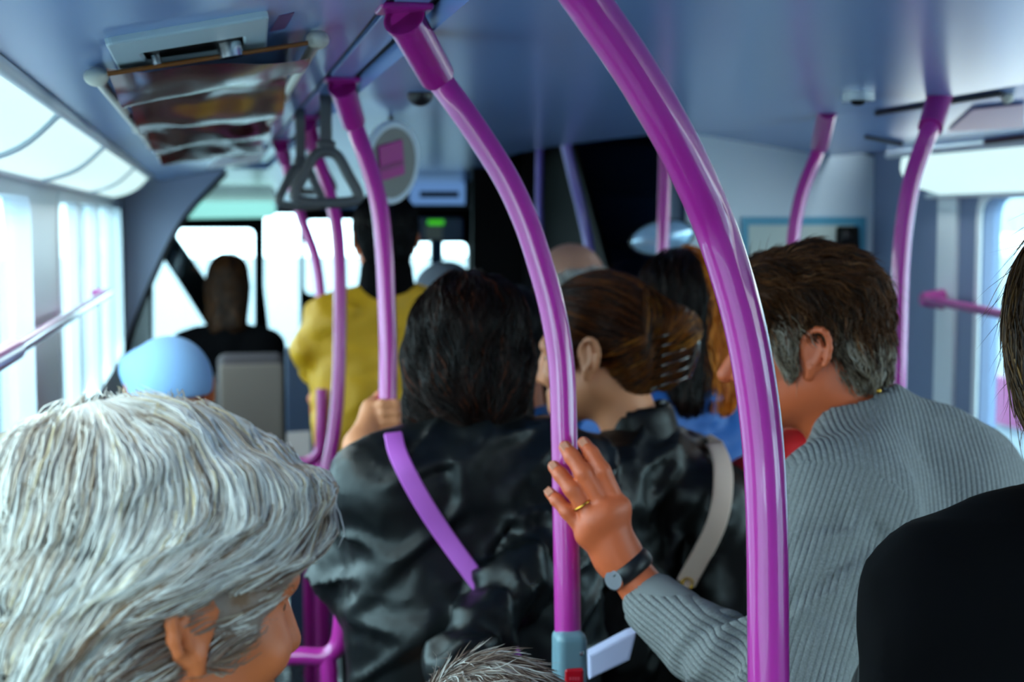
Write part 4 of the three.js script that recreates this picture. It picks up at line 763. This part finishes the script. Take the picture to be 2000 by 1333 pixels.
// ---- 5. woman with the hair claw
{
  const c = px(1166, 688, 2.64), yaw = 0.98, m = frameOf(c, yaw, -0.10, 0.04, 1.06);
  const g = person('woman in a black jacket with brown hair twisted up in a claw clip', c);
  part(g, 'body', headGeo('n3', { cell: 0.0034, neckLen: 0.17, neckBack: 0.05, neckR: 0.05 }).applyMatrix4(m), M.skinPale);
  eyes(g, m);
  const core = uni(0.025, ell(V(0, 0.045, 0.016), 0.084, 0.094, 0.106), ell(V(0, -0.005, 0.068), 0.066, 0.075, 0.05), cap(V(-0.068, 0.02, -0.045), V(-0.074, -0.01, -0.03), 0.016, 0.008), cap(V(0.068, 0.02, -0.045), V(0.074, -0.01, -0.03), 0.016, 0.008));
  const bun = uni(0.02, cap(V(0, 0.058, 0.112), V(0, 0.028, 0.148), 0.030, 0.034), cap(V(0, 0.028, 0.148), V(0, -0.050, 0.118), 0.034, 0.022));
  const field = cut(0.01, uni(0.014, core, bun), uni(0.006, ell(V(0, -0.03, -0.098), 0.082, 0.092, 0.062), ell(V(-0.086, -0.012, 0.006), 0.03, 0.036, 0.022), ell(V(0.086, -0.012, 0.006), 0.03, 0.036, 0.022)));
  const flow = (p, d, t, tn) => { if (p.z > 0.105) d.set(p.x * 4 + 0.3, 0.9 - (p.z - 0.1) * 10, 0.5 - (p.y - 0.01) * 10); else d.set(-p.x * 2, p.y < 0.03 ? 0.35 : -0.45, 1); d.y += 0.12 * noise(p.x * 14, p.y * 14, tn); };
  const pal = palette(['#140805', '#210f07', '#34190b', '#5a2c0d', '#8f4c14', '#c07a2a']);
  part(g, 'hair', hairGeo({ field, lo: V(-0.12, -0.12, -0.12), hi: V(0.12, 0.16, 0.21), cell: 0.004, n: 4200, flow, steps: 10, len: 0.0085, lift: 0.004, end: 0.003, rad: 0.0008, wave: 0.12, fly: 0.02, tone: (p, tn, k) => pal(p, tn * (p.z > 0.1 || p.y < 0.02 ? 1.25 : 0.75), k) }).applyMatrix4(m), hairMat(0.36));
  { // tortoiseshell claw: a spine with curved teeth either side
    const hm = phys('#3a1d0a', { roughness: 0.2, clearcoat: 1 }), q = (x, y, z) => V(x, y, z).applyMatrix4(m);
    const clip = part(g, 'claw_clip', tube([q(0, 0.045, 0.172), q(0, 0.0, 0.180), q(0, -0.055, 0.158)], 0.006, 16, 10), hm, 'tortoiseshell claw clip');
    for (let i = 0; i < 6; i++) for (const s of [-1, 1]) { const y = 0.035 - i * 0.017; part(clip, 'tooth', tube([q(0, y, 0.178 - i * 0.003), q(s * 0.026, y - 0.004, 0.168 - i * 0.003), q(s * 0.040, y - 0.010, 0.140 - i * 0.003), q(s * 0.036, y - 0.018, 0.112 - i * 0.002)], 0.0034, 12, 8), hm); }
  }
  const neck = V(0, -0.165, 0.062).applyMatrix4(m), T = torsoField({ neck, hipY: 0.86, yaw: 0.55, w: 0.165, depth: 0.11, drop: 0.085 });
  const sl = T.sh(-1), sr = px(1395, 985, 2.60), er = px(1440, 1230, 2.55);
  const f = uni(0.035, T.f, chain([sl, T.at(-0.22, 1.08, 0.02), T.at(-0.16, 0.96, 0.18)], [0.066, 0.056, 0.044], 0.03), chain([sr, er, px(1380, 1420, 2.48)], [0.068, 0.058, 0.046], 0.03), cap(neck.clone().setY(neck.y - 0.03), sr, 0.055, 0.06));
  const ff = (x, y, z) => { const d = f(x, y, z); if (Math.abs(d) > 0.05) return d; const n1 = noise(x * 6 + 7, y * 6 - x * 6, z * 6), n2 = noise(x * 13, y * 16, z * 13 + 4); return d - 0.009 * (1 - Math.min(1, Math.abs(n1) * 3)) - 0.004 * (1 - Math.min(1, Math.abs(n2) * 2.5)); };
  part(g, 'leather_jacket', nets(ff, ...bounds([neck, T.hip, sl, sr, er, T.at(-0.2, 1, 0.18), px(1380, 1420, 2.48)], 0.14), 0.010), M.leatherBrown);
  part(g, 'collar', nets(cut(0.006, cap(neck.clone().add(V(0.01, -0.04, 0)), neck.clone().add(V(0, 0.035, -0.01)), 0.082, 0.070), cap(neck.clone().add(V(0, -0.1, 0)), neck.clone().add(V(-0.01, 0.2, -0.02)), 0.056)), ...bounds([neck], 0.14), 0.006), M.leatherBrown);
  part(g, 'hands', join(simpleHand(px(1378, 1432, 2.48), px(1380, 1410, 2.48), 0.5, 1), simpleHand(T.at(-0.155, 0.955, 0.19), T.at(-0.165, 0.965, 0.16), 0.5, -1)), M.skinPale);
  legs(g, T.hip, 0.55);
  const surf = (u, v) => { let d = 1.95; for (let i = 0; i < 90; i++) { const p = px(u, v, d), s = ff(p.x, p.y, p.z); if (s < 0.002) break; d += Math.max(0.001, s * 0.7); if (d > 2.8) { d = 2.58; break; } } return px(u, v, d - 0.012); };
  const pth = [[1393, 868], [1413, 930], [1402, 1015], [1340, 1140]].map(([u, v]) => surf(u, v));
  const top = pth[0].clone().add(V(0.0, -0.02, -0.07));
  ribbon('shoulder_bag', 'beige bag strap with gold ring over the shoulder behind the watch', 'bag', [top, ...pth], 0.036, 0.004, M.beige, V(-0.15, 0.1, 1), (b) => {
    const e = pth[pth.length - 1];
    part(b, 'ring', new THREE.TorusGeometry(0.010, 0.003, 8, 24).translate(e.x, e.y, e.z + 0.006), M.gold, 'gold ring');
    part(b, 'tab', rod(e, e.clone().add(V(-0.01, -0.03, 0)), 0.008, 0.010), M.beige);
    part(b, 'pouch', new RoundedBoxGeometry(0.24, 0.2, 0.08, 3, 0.03).translate(e.x - 0.02, e.y - 0.13, e.z - 0.01), M.leatherBrown);
  });
  // white carrier bag seen below the jumper sleeve
  const w = (u, v) => px(u, v, 2.0);
  solo('paper_bag', slab([w(1148, 1318), w(1226, 1280), w(1240, 1224), w(1222, 1230), w(1147, 1270)], 0.03, [], 0.004), mat('#b9b8d6', { roughness: 0.8 }), 'white paper bag edge behind the stop button', 'bag');
}
// ---- further passengers
function passenger({ label, c, yaw, pitch = 0, s = 1, skin = M.skin, hair, coat, coatName = 'coat', w = 0.18, hipY = 0.86, neckDrop = 0.2, depth = 0.11, puff = 0.004, seated = false, lean, armsUp }) {
  const m = frameOf(c, yaw, pitch, 0, s), g = person(label, c);
  const neck = V(0, -neckDrop, 0.05).applyMatrix4(m), T = torsoField({ neck, hipY, yaw, w, depth, lean: lean ?? V(0, 0, 0) });
  const joints = [-1, 1].map((k) => [T.sh(k), T.at(k * (w + 0.06), hipY + 0.24, 0.0), T.at(k * (w + 0.02), hipY + 0.12, 0.2)]);
  const hands = joints.map((j, i) => simpleHand(j[2], mix(j[2], j[1], 0.15), yaw, i ? 1 : -1, 0.006));
  part(g, 'body', join(headGeo('far' + neckDrop, { cell: 0.005, neckLen: neckDrop - 0.05, neckBack: 0.02 }).applyMatrix4(m), ...hands), skin);
  part(g, coatName, nets(folds(uni(0.035, T.f, ...joints.map((j) => chain(j, [0.066, 0.058, 0.044], 0.03))), puff, 8, 9, 8, c.x * 10), ...bounds([neck, T.hip, ...joints.flat()], 0.15), 0.014), coat);
  if (hair) part(g, hair.name ?? 'hair', hairGeo({ lo: V(-0.15, -0.42, -0.14), hi: V(0.15, 0.17, 0.17), cell: 0.006, steps: 9, len: 0.011, lift: 0.006, end: 0.004, rad: 0.0011, wave: 0.3, flow: (p, d) => d.set(p.x * 4, -1, 0.3 + p.z), ...hair }).applyMatrix4(m), hair.mat ?? hairMat(0.45));
  legs(g, T.hip, yaw, M.trousers, seated);
  return { g, m, T };
}
const faceCut = (f) => cut(0.01, f, ell(V(0, -0.04, -0.1), 0.072, 0.09, 0.066));
const shortHair = faceCut(uni(0.02, ell(V(0, 0.044, 0.018), 0.082, 0.090, 0.104), ell(V(0, -0.02, 0.07), 0.068, 0.06, 0.045)));
const longHair = (len) => faceCut(uni(0.03, ell(V(0, 0.044, 0.018), 0.090, 0.094, 0.108), cap(V(0.03, -0.02, 0.05), V(0.035, -len, 0.085), 0.072, 0.05), cap(V(-0.03, -0.02, 0.05), V(-0.035, -len, 0.085), 0.072, 0.05)));
const black = palette(['#050406', '#08070a', '#0d0b0c']);
// yellow jacket
{
  const c = px(752, 472, 4.35);
  const { g, T } = passenger({ label: 'person in a bright yellow jacket with short black hair', c, yaw: -0.05, s: 1.05, skin: M.skin, coat: M.yellow, coatName: 'yellow_jacket', w: 0.175, depth: 0.13, hipY: 1.02, neckDrop: 0.15, puff: 0.008, hair: { field: uni(0.03, shortHair, ell(V(0, 0.05, 0.03), 0.085, 0.09, 0.1)), n: 900, tone: black } });
  const n = T.at(0, 1.0, 0).setY(px(752, 545, 4.35).y); part(g, 'collar', nets(cut(0.006, cap(n.clone().add(V(0, -0.03, 0)), n.clone().add(V(0, 0.02, 0)), 0.088, 0.08), cap(n.clone().add(V(0, -0.1, 0)), n.clone().add(V(0, 0.1, 0)), 0.066)), ...bounds([n], 0.14), 0.007), M.blackCloth, 'black collar');
}
// grey cap beside the yellow jacket
{
  const c = px(866, 588, 5.3);
  const { g, m } = passenger({ label: 'person in a grey cap beside the yellow jacket', c, yaw: 0.9, pitch: -0.2, coat: M.blackCloth, w: 0.16, hipY: 0.8, hair: { field: shortHair, n: 500, tone: palette(['#3a302a', '#5a504a']) } });
  const cf = uni(0.012, cut(0.004, ell(V(0, 0.060, 0.014), 0.088, 0.085, 0.112), (x, y, z) => y - 0.045), ell(V(0, 0.052, -0.105), 0.066, 0.010, 0.06));
  part(g, 'cap', nets(cf, V(-0.11, 0.02, -0.19), V(0.11, 0.17, 0.15), 0.005).applyMatrix4(m), mat('#5d626c', { roughness: 0.9 }));
}
// bald man beyond the claw clip
passenger({ label: 'balding man with pale fringe behind the claw-clip woman', c: px(1112, 575, 3.8), s: 1.08, yaw: 0.5, pitch: -0.25, skin: phys('#a87863', { roughness: 0.45 }), coat: M.blackCloth, w: 0.17, hipY: 0.84, hair: { field: faceCut(cut(0.01, ell(V(0, 0.0, 0.03), 0.086, 0.072, 0.098), (x, y, z) => -(y - 0.045))), n: 600, tone: palette(['#a9a8a4', '#c9c8c2', '#8d8a86']) } });
// blue jacket with long auburn hair
passenger({ label: 'person in a blue jacket with long auburn hair', c: px(1326, 612, 3.25), s: 1.08, yaw: 0.15, coat: M.blue, coatName: 'blue_jacket', w: 0.175, hipY: 0.84, neckDrop: 0.13, depth: 0.12, puff: 0.010, skin: M.skinPale, hair: { field: longHair(0.17), n: 2200, steps: 12, rad: 0.0013, tone: (p, tn, k) => palette(p.x > 0.0 ? ['#8a3a08', '#c0600f', '#e08526', '#a04a0c'] : ['#0c0605', '#160a06', '#2a1208'])(p, tn, k) } });
// blue coat glimpsed between the two leather jackets
passenger({ label: 'person in a deep blue coat between the two leather jackets', c: px(1000, 668, 3.35), yaw: 0.2, coat: phys('#114a80', { roughness: 0.6 }), coatName: 'blue_coat', w: 0.16, hipY: 0.8, neckDrop: 0.18, hair: { field: shortHair, n: 500, tone: black } });
// red top behind the grey jumper
passenger({ label: 'person in a red top mostly hidden by the man in grey', c: px(1565, 700, 2.75), yaw: 0.4, coat: M.red, coatName: 'red_top', w: 0.15, hipY: 0.84, neckDrop: 0.16, hair: { field: shortHair, n: 500, tone: black } });
// seated head at the bottom edge
{
  const c = px(955, 1520, 1.60);
  passenger({ label: 'seated person with spiky grey-brown hair at the bottom edge', c, yaw: 0.35, pitch: -0.1, coat: M.trousers, w: 0.13, hipY: 0.55, neckDrop: 0.2, seated: true, hair: { field: faceCut(uni(0.02, ell(V(0, 0.046, 0.018), 0.080, 0.090, 0.104), ell(V(0, -0.02, 0.07), 0.068, 0.06, 0.045))), cell: 0.004, lo: V(-0.12, -0.12, -0.12), hi: V(0.12, 0.16, 0.16), n: 3600, steps: 8, len: 0.0062, lift: 0.006, end: 0.018, rad: 0.00075, wave: 0.3, fly: 0.05, flow: (p, d, t, tn) => { d.set(p.x * 5 + 0.5, 0.15 - t * 0.7, p.z * 7 + 0.25); d.x += 0.6 * noise(p.x * 20, p.z * 20, tn * 2); }, tone: palette(['#3a2a26', '#5c463e', '#7d675c', '#a89a92', '#cfc8c2']) } });
}
// passenger on the front seat, dark clothes, long brown hair
passenger({ label: 'person in black with long brown hair on the front seat by the windscreen', c: px(447, 552, 6.7), yaw: -0.15, coat: M.blackCloth, w: 0.19, hipY: 0.62, neckDrop: 0.22, depth: 0.13, seated: true, hair: { field: longHair(0.2), n: 800, rad: 0.0018, tone: palette(['#120a06', '#2b180c', '#4a2b14', '#6a3f1c']) } });
// pale blue hat
{
  const c = px(330, 768, 3.15);
  const { g, m } = passenger({ label: 'seated person in a pale blue hat by the left-hand window', c, yaw: 0.1, coat: M.trousers, w: 0.16, hipY: 0.68, neckDrop: 0.2, seated: true });
  const hf = uni(0.02, cut(0.006, ell(V(0, 0.030, 0.016), 0.094, 0.098, 0.112), (x, y, z) => y - 0.0), cap(V(-0.05, 0.05, 0.03), V(-0.066, 0.055, 0.0), 0.04));
  part(g, 'hat', nets(hf, V(-0.14, -0.03, -0.14), V(0.14, 0.16, 0.16), 0.005).applyMatrix4(m), M.paleBlue);
}
// ---------------------------------------------------------------- seats
function seat(x, z, yTop, label, w = 0.44, m = M.seat) {
  const g = thing('bus_seat', label, 'seat', V(x, 0, z), 'bus seats');
  const b = part(g, 'backrest', new RoundedBoxGeometry(w, yTop - 0.42, 0.075, 4, 0.035).translate(x, (yTop + 0.42) / 2, z), m);
  part(b, 'back_shell', new RoundedBoxGeometry(w * 0.94, yTop - 0.5, 0.02, 3, 0.01).translate(x, (yTop + 0.42) / 2, z + 0.04), mat('#75675f', { roughness: 0.7 }));
  part(g, 'cushion', new RoundedBoxGeometry(w, 0.10, 0.44, 4, 0.035).translate(x, 0.43, z - 0.22), m);
  for (const s of [-1, 1]) part(g, 'leg', box(x + s * w * 0.35 - 0.02, x + s * w * 0.35 + 0.02, 0, 0.39, z - 0.24, z - 0.18), M.darkTrim);
}
{
  const a = px(490, 690, 5.6); seat(a.x, a.z, a.y, 'tall brown-grey seat back behind the person at the windscreen', 0.26);
  const b = px(330, 800, 3.25); seat(b.x, b.z + 0.24, 1.0, 'bus seat under the person in the pale blue hat');
  const d = px(962, 1500, 1.60); seat(d.x - 0.05, d.z + 0.22, 0.98, 'bus seat of the person with spiky hair', 0.38);
  const f = px(447, 700, 6.7); seat(f.x, f.z + 0.24, 0.95, 'front seat under the person in black by the windscreen', 0.5);
  const z = -5.35, w = (u, v, k = 0) => onZ(u, v, z + k);
  const pn = thing('low_partition', 'dark blue-grey low partition left of the yellow jacket', 'partition', V(w(595, 0).x, 0, z));
  part(pn, 'panel', box(w(548, 0).x, w(645, 0).x, 0.02, w(0, 690).y, z - 0.03, z, 0.01), phys('#2c3a52', { roughness: 0.5 }));
  part(pn, 'card', slab([w(560, 905, 0.003), w(606, 905, 0.003), w(606, 842, 0.003), w(560, 845, 0.003)], 0.004), mat('#c8b8b4'), 'pale card');
  part(pn, 'foot_rail', box(w(548, 0).x, w(645, 0).x, 0, 0.04, z - 0.04, z + 0.01, 0.006), M.darkTrim);
}
renderer.render(scene, camera);
